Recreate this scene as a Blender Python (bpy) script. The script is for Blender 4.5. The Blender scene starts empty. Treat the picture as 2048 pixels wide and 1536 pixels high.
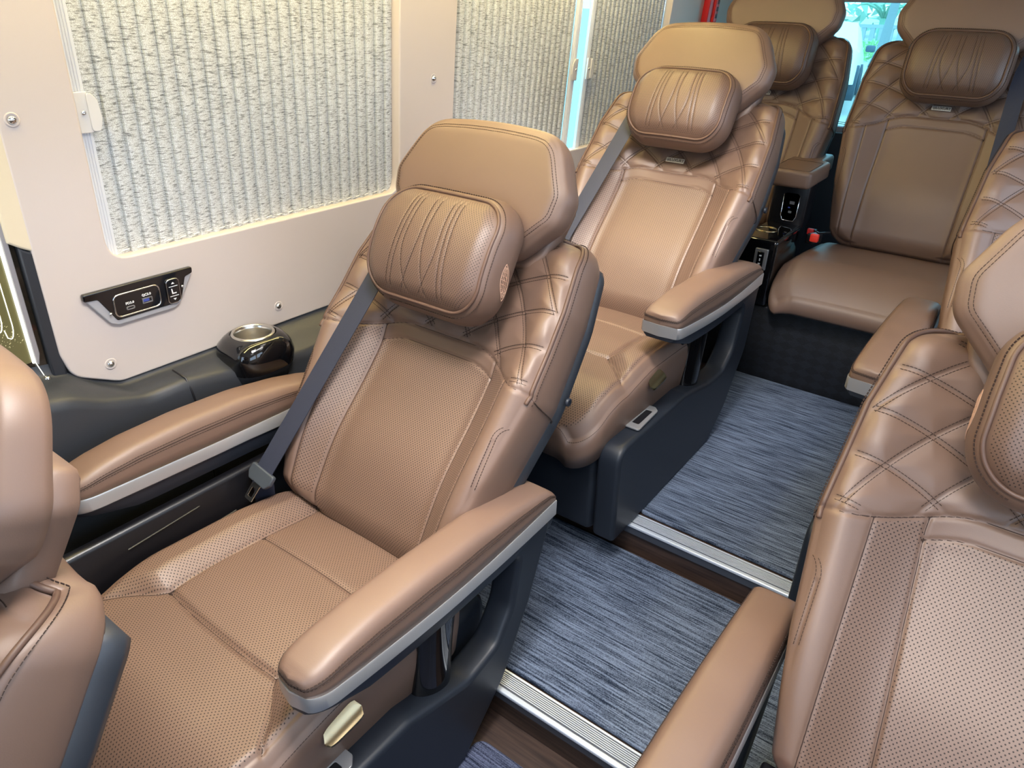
import bpy, math, random
import numpy as np
from math import sin, cos, tan, pi, radians, sqrt
random.seed(7)
SC = bpy.context.scene
COL = SC.collection

# ------------------------------------------------------------------ materials
def new_mat(name):
    m = bpy.data.materials.new(name); m.use_nodes = True
    nt = m.node_tree; b = nt.nodes['Principled BSDF']
    return m, nt, b

def N(nt, typ, **kw):
    n = nt.nodes.new(typ)
    for k, v in kw.items():
        if k.startswith('i_'):
            n.inputs[int(k[2:])].default_value = v
        else:
            setattr(n, k, v)
    return n

def math_node(nt, op, a, b=None):
    n = nt.nodes.new('ShaderNodeMath'); n.operation = op
    for i, x in enumerate((a, b)):
        if x is None: continue
        if isinstance(x, (int, float)): n.inputs[i].default_value = x
        else: nt.links.new(x, n.inputs[i])
    return n.outputs[0]

def noise_bump(nt, b, scale, strength, dist=.001, detail=3, coord='Object', prev=None):
    tc = N(nt, 'ShaderNodeTexCoord')
    nz = N(nt, 'ShaderNodeTexNoise'); nz.inputs['Scale'].default_value = scale; nz.inputs['Detail'].default_value = detail
    nt.links.new(tc.outputs[coord], nz.inputs['Vector'])
    bp = N(nt, 'ShaderNodeBump'); bp.inputs['Strength'].default_value = strength; bp.inputs['Distance'].default_value = dist
    nt.links.new(nz.outputs[0], bp.inputs['Height'])
    if prev is not None: nt.links.new(prev, bp.inputs['Normal'])
    nt.links.new(bp.outputs[0], b.inputs['Normal'])
    return tc, nz, bp

def simple(name, color, rough=.5, metal=0., bump=None, coat=0., spec=.5, emis=None, estr=0.):
    m, nt, b = new_mat(name)
    b.inputs['Base Color'].default_value = (*color, 1); b.inputs['Roughness'].default_value = rough
    b.inputs['Metallic'].default_value = metal; b.inputs['Coat Weight'].default_value = coat
    b.inputs['Specular IOR Level'].default_value = spec
    if emis:
        b.inputs['Emission Color'].default_value = (*emis, 1); b.inputs['Emission Strength'].default_value = estr
    if bump: noise_bump(nt, b, *bump)
    return m

def leather(name, color, rough=.42, perf=None):
    m, nt, b = new_mat(name)
    b.inputs['Roughness'].default_value = rough
    b.inputs['Specular IOR Level'].default_value = .6; b.inputs['Coat Weight'].default_value = .35; b.inputs['Coat Roughness'].default_value = .50
    tc, nz, bp = noise_bump(nt, b, 620, .16, .0006, 2)
    big = N(nt, 'ShaderNodeTexNoise'); big.inputs['Scale'].default_value = 9; big.inputs['Detail'].default_value = 4
    nt.links.new(tc.outputs['Object'], big.inputs['Vector'])
    ramp = N(nt, 'ShaderNodeMix', data_type='RGBA')
    ramp.inputs['A'].default_value = (*[c * .92 for c in color], 1); ramp.inputs['B'].default_value = (*[c * 1.08 for c in color], 1)
    nt.links.new(big.outputs[0], ramp.inputs['Factor'])
    col = ramp.outputs['Result']
    if perf:
        uv = N(nt, 'ShaderNodeUVMap'); uv.uv_map = 'UVMap'
        sp = N(nt, 'ShaderNodeSeparateXYZ'); nt.links.new(uv.outputs[0], sp.inputs[0])
        x = math_node(nt, 'DIVIDE', sp.outputs[0], perf); y = math_node(nt, 'DIVIDE', sp.outputs[1], perf * .62)
        row = math_node(nt, 'FLOOR', y)
        odd = math_node(nt, 'FLOORED_MODULO', row, 2.)
        xo = math_node(nt, 'ADD', x, math_node(nt, 'MULTIPLY', odd, .5))
        fx = math_node(nt, 'SUBTRACT', math_node(nt, 'FRACT', xo), .5)
        fy = math_node(nt, 'MULTIPLY', math_node(nt, 'SUBTRACT', math_node(nt, 'FRACT', y), .5), .62)
        d2 = math_node(nt, 'ADD', math_node(nt, 'MULTIPLY', fx, fx), math_node(nt, 'MULTIPLY', fy, fy))
        dd = math_node(nt, 'SQRT', d2)
        hole = math_node(nt, 'LESS_THAN', dd, .165)
        at = N(nt, 'ShaderNodeAttribute'); at.attribute_name = 'perf'
        mask = math_node(nt, 'MULTIPLY', hole, math_node(nt, 'GREATER_THAN', at.outputs['Fac'], .5))
        mx = N(nt, 'ShaderNodeMix', data_type='RGBA'); nt.links.new(mask, mx.inputs['Factor'])
        nt.links.new(col, mx.inputs['A']); mx.inputs['B'].default_value = (.022, .012, .008, 1)
        col = mx.outputs['Result']
        rr = N(nt, 'ShaderNodeMapRange'); nt.links.new(mask, rr.inputs[0]); rr.inputs[3].default_value = rough; rr.inputs[4].default_value = .9
        nt.links.new(rr.outputs[0], b.inputs['Roughness'])
    nt.links.new(col, b.inputs['Base Color'])
    return m

BROWN = (.160, .096, .068)
M = {}
M['leather'] = leather('brown_leather', BROWN, .50)
M['leather_perf'] = leather('brown_perforated_leather', BROWN, .50, perf=.0068)
M['pillow_perf'] = leather('brown_pillow_leather', (.120, .068, .046), .50, perf=.0056)
M['thread'] = simple('dark_brown_thread', (.035, .018, .012), .8)
M['thread_light'] = simple('tan_thread', (.42, .25, .17), .7)
M['piping'] = simple('brown_piping', (.105, .058, .040), .5)
M['shell'] = simple('navy_grey_plastic', (.0125, .0165, .025), .45, bump=(900, .12, .0005, 2))
M['shell_grey'] = simple('slate_grey_plastic', (.030, .035, .044), .45, bump=(900, .12, .0005, 2))
M['trim'] = simple('dark_grained_plastic', (.027, .030, .037), .43, bump=(500, .25, .0008, 2))
M['black'] = simple('black_plastic', (.006, .006, .008), .35)
M['piano'] = simple('piano_black', (.004, .004, .005), .07, coat=.6)
M['silver'] = simple('satin_silver', (.44, .44, .45), .30, metal=.6)
M['chrome'] = simple('chrome', (.8, .8, .8), .08, metal=1.)
M['gold'] = simple('champagne_metal', (.33, .265, .16), .24, metal=1.)
M['steel'] = simple('brushed_steel', (.62, .60, .56), .25, metal=1., bump=(60, .1, .001, 2))
M['belt'] = simple('navy_webbing', (.021, .026, .048), .6)
M['tongue'] = simple('belt_tongue_plastic', (.05, .06, .075), .45)
M['red'] = simple('red_button', (.85, .05, .03), .4)
M['panel'] = simple('beige_leatherette', (.62, .545, .505), .50, bump=(420, .10, .0005, 3))
M['cream'] = simple('cream_plastic', (.74, .64, .47), .45)
M['ceiling'] = simple('ceiling_fabric', (.72, .68, .62), .8)
M['white'] = simple('white_print', (.85, .85, .85), .5)
M['rail'] = simple('white_aluminium', (.72, .74, .78), .35)
M['alu'] = simple('anodised_aluminium', (.085, .095, .12), .4, metal=.5)
M['alu_bright'] = simple('bright_aluminium', (.62, .68, .77), .35, metal=.3)
M['clear'] = simple('clear_acrylic', (.72, .70, .68), .12)
M['frame'] = simple('light_satin_frame', (.50, .50, .52), .4, metal=.3)
M['usbblue'] = simple('usb_blue', (.06, .09, .40), .4)
M['port'] = simple('port_grey', (.35, .35, .36), .35, metal=.7)
M['hammer_red'] = simple('hammer_red', (.78, .02, .02), .35)
M['tag'] = simple('silver_tag', (.72, .70, .64), .3, metal=.5)
M['ink'] = simple('dark_ink', (.08, .07, .06), .6)
M['led_warm'] = simple('warm_led', (1, .8, .5), .5, emis=(1., .79, .32), estr=24.)
M['led_white'] = simple('white_led', (1, 1, .9), .5, emis=(1., .97, .82), estr=1.1)

M['led_window'] = simple('window_led', (1, .85, .5), .5, emis=(1., .78, .34), estr=16.)
M['fill_lens'] = simple('fill_spot_lens', (1, 1, .95), .4, emis=(1., .96, .92), estr=1.5)  # glowing face of the added fill lights
# webbing weave
def webbing(m):
    nt = m.node_tree; b = nt.nodes['Principled BSDF']
    tc = N(nt, 'ShaderNodeTexCoord'); ck = N(nt, 'ShaderNodeTexNoise'); ck.inputs['Scale'].default_value = 900
    nt.links.new(tc.outputs['Object'], ck.inputs['Vector'])
    bp = N(nt, 'ShaderNodeBump'); bp.inputs['Strength'].default_value = .5; bp.inputs['Distance'].default_value = .001
    nt.links.new(ck.outputs[0], bp.inputs['Height']); nt.links.new(bp.outputs[0], b.inputs['Normal'])
webbing(M['belt'])

def carpet(name, dark, light, sx=5., sy=150.):
    m, nt, b = new_mat(name)
    tc = N(nt, 'ShaderNodeTexCoord')
    mp = N(nt, 'ShaderNodeMapping'); mp.inputs['Scale'].default_value = (sx, sy, 10)
    nt.links.new(tc.outputs['Object'], mp.inputs[0])
    n1 = N(nt, 'ShaderNodeTexNoise'); n1.inputs['Scale'].default_value = 1.6; n1.inputs['Detail'].default_value = 3; n1.inputs['Roughness'].default_value = .7
    nt.links.new(mp.outputs[0], n1.inputs['Vector'])
    n2 = N(nt, 'ShaderNodeTexNoise'); n2.inputs['Scale'].default_value = 420; n2.inputs['Detail'].default_value = 1
    nt.links.new(tc.outputs['Object'], n2.inputs['Vector'])
    mix = math_node(nt, 'ADD', math_node(nt, 'MULTIPLY', n1.outputs[0], .72), math_node(nt, 'MULTIPLY', n2.outputs[0], .28))
    cr = N(nt, 'ShaderNodeValToRGB'); cr.color_ramp.elements[0].position = .40; cr.color_ramp.elements[1].position = .62
    cr.color_ramp.elements[0].color = (*dark, 1); cr.color_ramp.elements[1].color = (*light, 1)
    nt.links.new(mix, cr.inputs[0]); nt.links.new(cr.outputs[0], b.inputs['Base Color'])
    b.inputs['Roughness'].default_value = .95; b.inputs['Specular IOR Level'].default_value = .15
    bp = N(nt, 'ShaderNodeBump'); bp.inputs['Strength'].default_value = .8; bp.inputs['Distance'].default_value = .004
    nt.links.new(mix, bp.inputs['Height']); nt.links.new(bp.outputs[0], b.inputs['Normal'])
    return m
M['carpet'] = carpet('blue_grey_carpet', (.016, .025, .046), (.20, .25, .35))
M['carpet_dark'] = carpet('dark_blue_carpet', (.012, .016, .035), (.12, .14, .22))

def wood(name):
    m, nt, b = new_mat(name)
    tc = N(nt, 'ShaderNodeTexCoord'); mp = N(nt, 'ShaderNodeMapping'); mp.inputs['Scale'].default_value = (6, 120, 120)
    nt.links.new(tc.outputs['Object'], mp.inputs[0])
    n1 = N(nt, 'ShaderNodeTexNoise'); n1.inputs['Scale'].default_value = 1.2; n1.inputs['Detail'].default_value = 4
    nt.links.new(mp.outputs[0], n1.inputs['Vector'])
    cr = N(nt, 'ShaderNodeValToRGB'); cr.color_ramp.elements[0].position = .3; cr.color_ramp.elements[1].position = .7
    cr.color_ramp.elements[0].color = (.022, .012, .009, 1); cr.color_ramp.elements[1].color = (.062, .036, .026, 1)
    nt.links.new(n1.outputs[0], cr.inputs[0]); nt.links.new(cr.outputs[0], b.inputs['Base Color'])
    b.inputs['Roughness'].default_value = .5
    return m
M['wood'] = wood('dark_wood_vinyl')

def plinth_mat():
    m, nt, b = new_mat('navy_diamond_carpet')
    tc = N(nt, 'ShaderNodeTexCoord'); mp = N(nt, 'ShaderNodeMapping'); mp.inputs['Scale'].default_value = (26, 26, 40); mp.inputs['Rotation'].default_value = (0, radians(45), 0)
    nt.links.new(tc.outputs['Object'], mp.inputs[0])
    ck = N(nt, 'ShaderNodeTexChecker'); ck.inputs['Scale'].default_value = 1.
    ck.inputs['Color1'].default_value = (.0022, .003, .0055, 1); ck.inputs['Color2'].default_value = (.0055, .0075, .0125, 1)
    nt.links.new(mp.outputs[0], ck.inputs['Vector']); nt.links.new(ck.outputs[0], b.inputs['Base Color'])
    b.inputs['Roughness'].default_value = .6
    noise_bump(nt, b, 300, .4, .002, 2)
    return m
M['plinth'] = plinth_mat()

def blind_mat():
    m, nt, b = new_mat('woven_grey_blind_fabric')
    tc = N(nt, 'ShaderNodeTexCoord')
    mp = N(nt, 'ShaderNodeMapping'); mp.inputs['Scale'].default_value = (30, 62, 420)
    nt.links.new(tc.outputs['Object'], mp.inputs[0])
    n1 = N(nt, 'ShaderNodeTexNoise'); n1.inputs['Scale'].default_value = 1.; n1.inputs['Detail'].default_value = 2
    nt.links.new(mp.outputs[0], n1.inputs['Vector'])
    mp2 = N(nt, 'ShaderNodeMapping'); mp2.inputs['Scale'].default_value = (300, 300, 300)
    nt.links.new(tc.outputs['Object'], mp2.inputs[0])
    n2 = N(nt, 'ShaderNodeTexNoise'); n2.inputs['Scale'].default_value = 2.4; n2.inputs['Detail'].default_value = 0
    nt.links.new(mp2.outputs[0], n2.inputs['Vector'])
    c1 = N(nt, 'ShaderNodeValToRGB'); c1.color_ramp.elements[0].position = .30; c1.color_ramp.elements[1].position = .50
    c1.color_ramp.elements[0].color = (.25, .26, .262, 1); c1.color_ramp.elements[1].color = (.74, .77, .78, 1)
    nt.links.new(n1.outputs[0], c1.inputs[0])
    c2 = N(nt, 'ShaderNodeValToRGB'); c2.color_ramp.elements[0].position = .36; c2.color_ramp.elements[1].position = .58
    c2.color_ramp.elements[0].color = (.62, .61, .59, 1); c2.color_ramp.elements[1].color = (1, 1, 1, 1)
    nt.links.new(n2.outputs[0], c2.inputs[0])
    mx = N(nt, 'ShaderNodeMix', data_type='RGBA', blend_type='MULTIPLY'); mx.inputs['Factor'].default_value = 1.
    nt.links.new(c1.outputs[0], mx.inputs['A']); nt.links.new(c2.outputs[0], mx.inputs['B'])
    nt.links.new(mx.outputs['Result'], b.inputs['Base Color']); b.inputs['Roughness'].default_value = .8
    return m
M['blind'] = blind_mat()

def glass_mat(name, tint, refl=.06):
    m = bpy.data.materials.new(name); m.use_nodes = True; nt = m.node_tree
    for n in list(nt.nodes): nt.nodes.remove(n)
    out = N(nt, 'ShaderNodeOutputMaterial'); tr = N(nt, 'ShaderNodeBsdfTransparent'); tr.inputs[0].default_value = (*tint, 1)
    gl = N(nt, 'ShaderNodeBsdfGlossy'); gl.inputs['Roughness'].default_value = .02
    mx = N(nt, 'ShaderNodeMixShader'); mx.inputs[0].default_value = refl
    nt.links.new(tr.outputs[0], mx.inputs[1]); nt.links.new(gl.outputs[0], mx.inputs[2]); nt.links.new(mx.outputs[0], out.inputs[0])
    return m
M['glass_tint'] = glass_mat('cyan_tinted_glass', (.58, .88, .90))
M['glass'] = glass_mat('clear_glass', (.92, .95, .97))
M['acrylic'] = glass_mat('clear_acrylic_sheet', (.90, .90, .88), .1)

def glitter_mat():
    m, nt, b = new_mat('gold_glitter_panel')
    tc = N(nt, 'ShaderNodeTexCoord')
    vo = N(nt, 'ShaderNodeTexVoronoi'); vo.inputs['Scale'].default_value = 260
    nt.links.new(tc.outputs['Object'], vo.inputs['Vector'])
    n1 = N(nt, 'ShaderNodeTexNoise'); n1.inputs['Scale'].default_value = 14
    nt.links.new(tc.outputs['Object'], n1.inputs['Vector'])
    lt = math_node(nt, 'LESS_THAN', vo.outputs['Distance'], .22)
    k = math_node(nt, 'MULTIPLY', lt, math_node(nt, 'GREATER_THAN', n1.outputs[0], .52))
    mx = N(nt, 'ShaderNodeMix', data_type='RGBA'); nt.links.new(k, mx.inputs['Factor'])
    mx.inputs['A'].default_value = (.13, .12, .05, 1); mx.inputs['B'].default_value = (.85, .78, .45, 1)
    nt.links.new(mx.outputs['Result'], b.inputs['Base Color']); b.inputs['Roughness'].default_value = .25; b.inputs['Coat Weight'].default_value = .7
    return m
M['glitter'] = glitter_mat()
M['glitter_dark'] = simple('black_glitter_edge', (.012, .011, .008), .2, coat=.5)
M['sill'] = simple('brushed_strip', (.42, .42, .46), .35, metal=.5)

# ------------------------------------------------------------------ mesh helpers
def mesh_from(name, V, F, mats, uv=None, perf=None, fmat=None, smooth=True, sharp=None):
    me = bpy.data.meshes.new(name)
    V = np.asarray(V, float)
    me.from_pydata([tuple(v) for v in V], [], [tuple(int(i) for i in f) for f in F])
    for m in (mats if isinstance(mats, (list, tuple)) else [mats]): me.materials.append(m)
    if fmat is not None: me.polygons.foreach_set('material_index', np.asarray(fmat, np.int32))
    me.polygons.foreach_set('use_smooth', np.full(len(me.polygons), smooth))
    if uv is not None:
        l = me.uv_layers.new(name='UVMap'); idx = np.zeros(len(me.loops), np.int32); me.loops.foreach_get('vertex_index', idx)
        l.data.foreach_set('uv', np.asarray(uv, np.float32)[idx].ravel())
    if perf is not None:
        a = me.attributes.new('perf', 'FLOAT', 'POINT'); a.data.foreach_set('value', np.asarray(perf, np.float32))
    me.update()
    if sharp: me.set_sharp_from_angle(angle=radians(sharp))
    return me

def link(name, me, parent=None, loc=(0, 0, 0)):
    o = bpy.data.objects.new(name, me); COL.objects.link(o); o.location = loc
    if parent is not None: o.parent = parent
    return o

def tag(o, label, cat, group=None, kind=None):
    o['label'] = label
    if cat: o['category'] = cat
    if group: o['group'] = group
    if kind: o['kind'] = kind
    return o

def thing(name, label, cat, loc=(0, 0, 0), group=None):
    o = bpy.data.objects.new(name, None); COL.objects.link(o); o.location = loc; o.empty_display_size = .05
    return tag(o, label, cat, group)

class Geo:
    """collects shapes into one mesh"""
    def __init__(s): s.V = []; s.F = []; s.FM = []; s.n = 0
    def add(s, V, F, mi=0):
        V = np.asarray(V, float); s.V.append(V); s.F += [tuple(int(i) + s.n for i in f) for f in F]; s.FM += [mi] * len(F); s.n += len(V); return s
    def box(s, c, d, R=None, mi=0, bev=0.):
        c = np.array(c, float); h = np.array(d, float) / 2
        if bev <= 0:
            V = np.array([[x, y, z] for z in (-1, 1) for y in (-1, 1) for x in (-1, 1)]) * h
            F = [(0, 2, 3, 1), (4, 5, 7, 6), (0, 1, 5, 4), (2, 6, 7, 3), (0, 4, 6, 2), (1, 3, 7, 5)]
        else:
            V, F = rbox(h, bev)
        if R is not None: V = V @ np.asarray(R).T
        return s.add(V + c, F, mi)
    def tube(s, P, r, n=8, closed=False, mi=0):
        V, F = tube(P, r, n, closed); return s.add(V, F, mi)
    def lathe(s, prof, c, n=32, axis='z', mi=0):
        V, F = lathe(prof, n); V = np.asarray(V)
        if axis == 'x': V = V[:, [2, 0, 1]]
        if axis == 'y': V = V[:, [1, 2, 0]]
        return s.add(V + np.array(c), F, mi)
    def mesh(s, name, mats, smooth=True, sharp=None, xf=None):
        V = np.vstack(s.V)
        if xf is not None: V = xf(V)
        return mesh_from(name, V, s.F, mats, fmat=s.FM, smooth=smooth, sharp=sharp)

def rbox(h, r, k=3):
    """rounded box, half sizes h"""
    r = min(r, *(h * .999)); a = np.linspace(0, pi / 2, k + 1)
    prof = []
    # superposed sphere octants, built as a lat-long grid with offsets
    nlat = 2 * (k + 1); nlon = 4 * (k + 1)
    lat = np.concatenate([-pi / 2 + a, a]); zs = np.concatenate([np.full(k + 1, -1), np.full(k + 1, 1)])
    lon = np.concatenate([q * pi / 2 + a for q in range(4)]); sx = np.repeat([1, -1, -1, 1], k + 1); sy = np.repeat([1, 1, -1, -1], k + 1)
    V = []
    for i in range(nlat):
        for j in range(nlon):
            V.append((sx[j] * (h[0] - r) + r * cos(lat[i]) * cos(lon[j]), sy[j] * (h[1] - r) + r * cos(lat[i]) * sin(lon[j]), zs[i] * (h[2] - r) + r * sin(lat[i])))
    F = []
    for i in range(nlat - 1):
        for j in range(nlon): F.append((i * nlon + j, i * nlon + (j + 1) % nlon, (i + 1) * nlon + (j + 1) % nlon, (i + 1) * nlon + j))
    F.append(tuple(range(nlon))[::-1]); F.append(tuple((nlat - 1) * nlon + j for j in range(nlon)))
    return np.array(V), F

def tube(P, r, n=8, closed=False):
    P = np.asarray(P, float); m = len(P)
    r = np.full(m, r) if np.isscalar(r) else np.asarray(r)
    if closed: T = np.roll(P, -1, 0) - np.roll(P, 1, 0)
    else: T = np.gradient(P, axis=0)
    T /= np.linalg.norm(T, axis=1)[:, None] + 1e-12
    ref = np.array([0, 0, 1.]) if abs(T[0][2]) < .9 else np.array([1., 0, 0])
    nrm = ref - T[0] * (ref @ T[0]); nrm /= np.linalg.norm(nrm)
    V = []
    for i in range(m):
        nrm = nrm - T[i] * (nrm @ T[i]); nrm /= np.linalg.norm(nrm); b = np.cross(T[i], nrm)
        for k in range(n):
            a = 2 * pi * k / n; V.append(P[i] + r[i] * (cos(a) * nrm + sin(a) * b))
    F = []
    for i in range(m if closed else m - 1):
        i2 = (i + 1) % m
        for k in range(n): F.append((i * n + k, i * n + (k + 1) % n, i2 * n + (k + 1) % n, i2 * n + k))
    if not closed: F.append(tuple(range(n))[::-1]); F.append(tuple((m - 1) * n + k for k in range(n)))
    return np.array(V), F

def lathe(prof, n=32):
    V = []; F = []; m = len(prof)
    for (r, z) in prof:
        for k in range(n): V.append((r * cos(2 * pi * k / n), r * sin(2 * pi * k / n), z))
    for i in range(m - 1):
        for k in range(n): F.append((i * n + k, i * n + (k + 1) % n, (i + 1) * n + (k + 1) % n, (i + 1) * n + k))
    return np.array(V), F

def loft(secs, cap=True):
    """secs (m,n,3) closed loops"""
    S = np.asarray(secs, float); m, n, _ = S.shape; F = []
    for i in range(m - 1):
        for k in range(n): F.append((i * n + k, i * n + (k + 1) % n, (i + 1) * n + (k + 1) % n, (i + 1) * n + k))
    if cap: F.append(tuple(range(n))[::-1]); F.append(tuple((m - 1) * n + k for k in range(n)))
    return S.reshape(-1, 3), F

def rpoly(pts, r, k=5):
    """round the corners of a 2D polygon; r scalar or list"""
    P = [np.array(p, float) for p in pts]; n = len(P); out = []
    for i in range(n):
        a, b, c = P[i - 1], P[i], P[(i + 1) % n]; ri = r[i] if isinstance(r, (list, tuple)) else r
        if ri <= 0: out.append(b); continue
        u = a - b; v = c - b; lu = np.linalg.norm(u); lv = np.linalg.norm(v); u /= lu; v /= lv
        cosang = np.clip(u @ v, -.9999, .9999); ang = math.acos(cosang); d = min(ri / tan(ang / 2), lu * .49, lv * .49)
        p0 = b + u * d; p1 = b + v * d
        for t in np.linspace(0, 1, k + 1): out.append((1 - t) ** 2 * p0 + 2 * t * (1 - t) * b + t * t * p1)
    return np.array(out)

def plate(loops, th, bev=0., res=2):
    """flat solid in XY from outline + holes, thickness th centred on z=0 -> V,F"""
    cu = bpy.data.curves.new('tmp', 'CURVE'); cu.dimensions = '2D'; cu.fill_mode = 'BOTH'
    cu.extrude = max(th / 2 - bev, 1e-5); cu.bevel_depth = bev; cu.bevel_resolution = res; cu.offset = -bev
    for L in loops:
        sp = cu.splines.new('POLY'); sp.points.add(len(L) - 1)
        for p, q in zip(sp.points, L): p.co = (q[0], q[1], 0, 1)
        sp.use_cyclic_u = True
    ob = bpy.data.objects.new('tmp', cu); COL.objects.link(ob)
    dg = bpy.context.evaluated_depsgraph_get(); me = bpy.data.meshes.new_from_object(ob.evaluated_get(dg))
    V = np.zeros(len(me.vertices) * 3); me.vertices.foreach_get('co', V); V = V.reshape(-1, 3)
    F = [tuple(p.vertices) for p in me.polygons]
    bpy.data.objects.remove(ob); bpy.data.curves.remove(cu); bpy.data.meshes.remove(me)
    return V, F

def text_geo(txt, size, bold=0.):
    cu = bpy.data.curves.new('tmp', 'FONT'); cu.body = txt; cu.size = size; cu.align_x = 'CENTER'; cu.align_y = 'CENTER'; cu.extrude = .0004; cu.offset = bold; cu.resolution_u = 3
    ob = bpy.data.objects.new('tmp', cu); COL.objects.link(ob)
    dg = bpy.context.evaluated_depsgraph_get(); me = bpy.data.meshes.new_from_object(ob.evaluated_get(dg))
    V = np.zeros(len(me.vertices) * 3); me.vertices.foreach_get('co', V); V = V.reshape(-1, 3)
    F = [tuple(p.vertices) for p in me.polygons]
    bpy.data.objects.remove(ob); bpy.data.curves.remove(cu); bpy.data.meshes.remove(me)
    return V, F

def sstep(a, b, x):
    t = np.clip((x - a) / (b - a), 0, 1); return t * t * (3 - 2 * t)
def groove(d, w, depth): return -depth * np.exp(-(d / w) ** 2)

def pad(wf, v0, v1, nu, nv, hf, mapf, skirts, pf=None, back=True, endpow=.55):
    """pillow-like solid: height field over the outline |u|<wf(v), with rolled skirt.  returns dict"""
    t = np.linspace(0, 1, nv); tt = endpow * .5 * (1 - np.cos(pi * t)) + (1 - endpow) * t
    vv = v0 + (v1 - v0) * tt; s = np.linspace(-1, 1, nu)
    W = wf(vv); U = W[:, None] * s[None, :]; VV = np.repeat(vv[:, None], nu, 1); D = hf(U, VV)
    ij = [(0, i) for i in range(nu)] + [(j, nu - 1) for j in range(1, nv)] + [(nv - 1, i) for i in range(nu - 2, -1, -1)] + [(j, 0) for j in range(nv - 2, 0, -1)]
    ring = np.array([j * nu + i for j, i in ij])
    R2 = np.array([(U[j, i], VV[j, i]) for j, i in ij]); RD = np.array([D[j, i] for j, i in ij])
    # smoothed outward normal
    seg = np.roll(R2, -1, 0) - R2; sl = np.linalg.norm(seg, axis=1)
    tang = np.roll(seg, 0, 0) + np.roll(seg, 1, 0)
    for _ in range(3): tang = (np.roll(tang, 1, 0) + tang + np.roll(tang, -1, 0)) / 3
    tang /= np.linalg.norm(tang, axis=1)[:, None] + 1e-12
    nr = np.stack([tang[:, 1], -tang[:, 0]], 1)
    P2 = [np.stack([U.ravel(), VV.ravel(), D.ravel()], 1)]; n0 = nu * nv; m = len(ring)
    F = []
    for j in range(nv - 1):
        b = j * nu
        F += [(b + i, b + i + 1, b + nu + i + 1, b + nu + i) for i in range(nu - 1)]
    prev = ring; cnt = n0
    for (o, dd, keep) in skirts:
        q = R2 + nr * o; P2.append(np.stack([q[:, 0], q[:, 1], RD * keep + dd], 1)); cur = np.arange(cnt, cnt + m); cnt += m
        F += [(prev[k], cur[k], cur[(k + 1) % m], prev[(k + 1) % m]) for k in range(m)]
        prev = cur
    if back: F.append(tuple(int(x) for x in prev[::-1]))
    Q = np.vstack(P2); uv = Q[:, :2].copy()
    pa = np.zeros(len(Q))
    if pf is not None: pa[:n0] = pf(U, VV).ravel()
    return dict(V=mapf(Q), F=F, uv=uv, perf=pa, R2=R2, nr=nr, RD=RD, hf=hf, mapf=mapf)

def path3(uv, hf, mapf, lift=0.):
    uv = np.asarray(uv, float); d = hf(uv[:, 0], uv[:, 1])
    Q = np.column_stack([uv, d + lift]); P = mapf(Q); Q2 = Q.copy(); Q2[:, 2] += .001
    n = mapf(Q2) - P; n /= np.linalg.norm(n, axis=1)[:, None]; return P, n

def stitches(P, n, pitch=.0058, ln=.0042, wd=.0011, ht=.0009, side=0.):
    """dash geometry along polyline P with normals n"""
    P = np.asarray(P, float); n = np.asarray(n, float)
    if side:
        T = np.gradient(P, axis=0); T /= np.linalg.norm(T, axis=1)[:, None] + 1e-12
        S = np.cross(T, n); S /= np.linalg.norm(S, axis=1)[:, None] + 1e-12; P = P + S * side
    L = np.concatenate([[0], np.cumsum(np.linalg.norm(np.diff(P, axis=0), axis=1))])
    k = int(L[-1] / pitch)
    if k < 1: return np.zeros((0, 3)), []
    a = np.arange(k) * pitch + (L[-1] - k * pitch) / 2 + (pitch - ln) / 2; b = a + ln
    def at(x, A): return np.column_stack([np.interp(x, L, A[:, i]) for i in range(3)])
    A, B, nn = at(a, P), at(b, P), at((a + b) / 2, n)
    t = B - A; t /= np.linalg.norm(t, axis=1)[:, None] + 1e-12
    s = np.cross(t, nn); s /= np.linalg.norm(s, axis=1)[:, None] + 1e-12; s *= wd / 2
    up = nn * ht; dn = -nn * .0006
    V = np.stack([A - s + dn, A + s + dn, A + s * .6 + up, A - s * .6 + up, B - s + dn, B + s + dn, B + s * .6 + up, B - s * .6 + up], 1).reshape(-1, 3)
    base = [(0, 1, 2, 3), (5, 4, 7, 6), (3, 2, 6, 7), (1, 5, 6, 2), (4, 0, 3, 7)]
    F = [tuple(8 * i + j for j in f) for i in range(k) for f in base]
    return V, F

CAMZ = 1.4375
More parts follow.
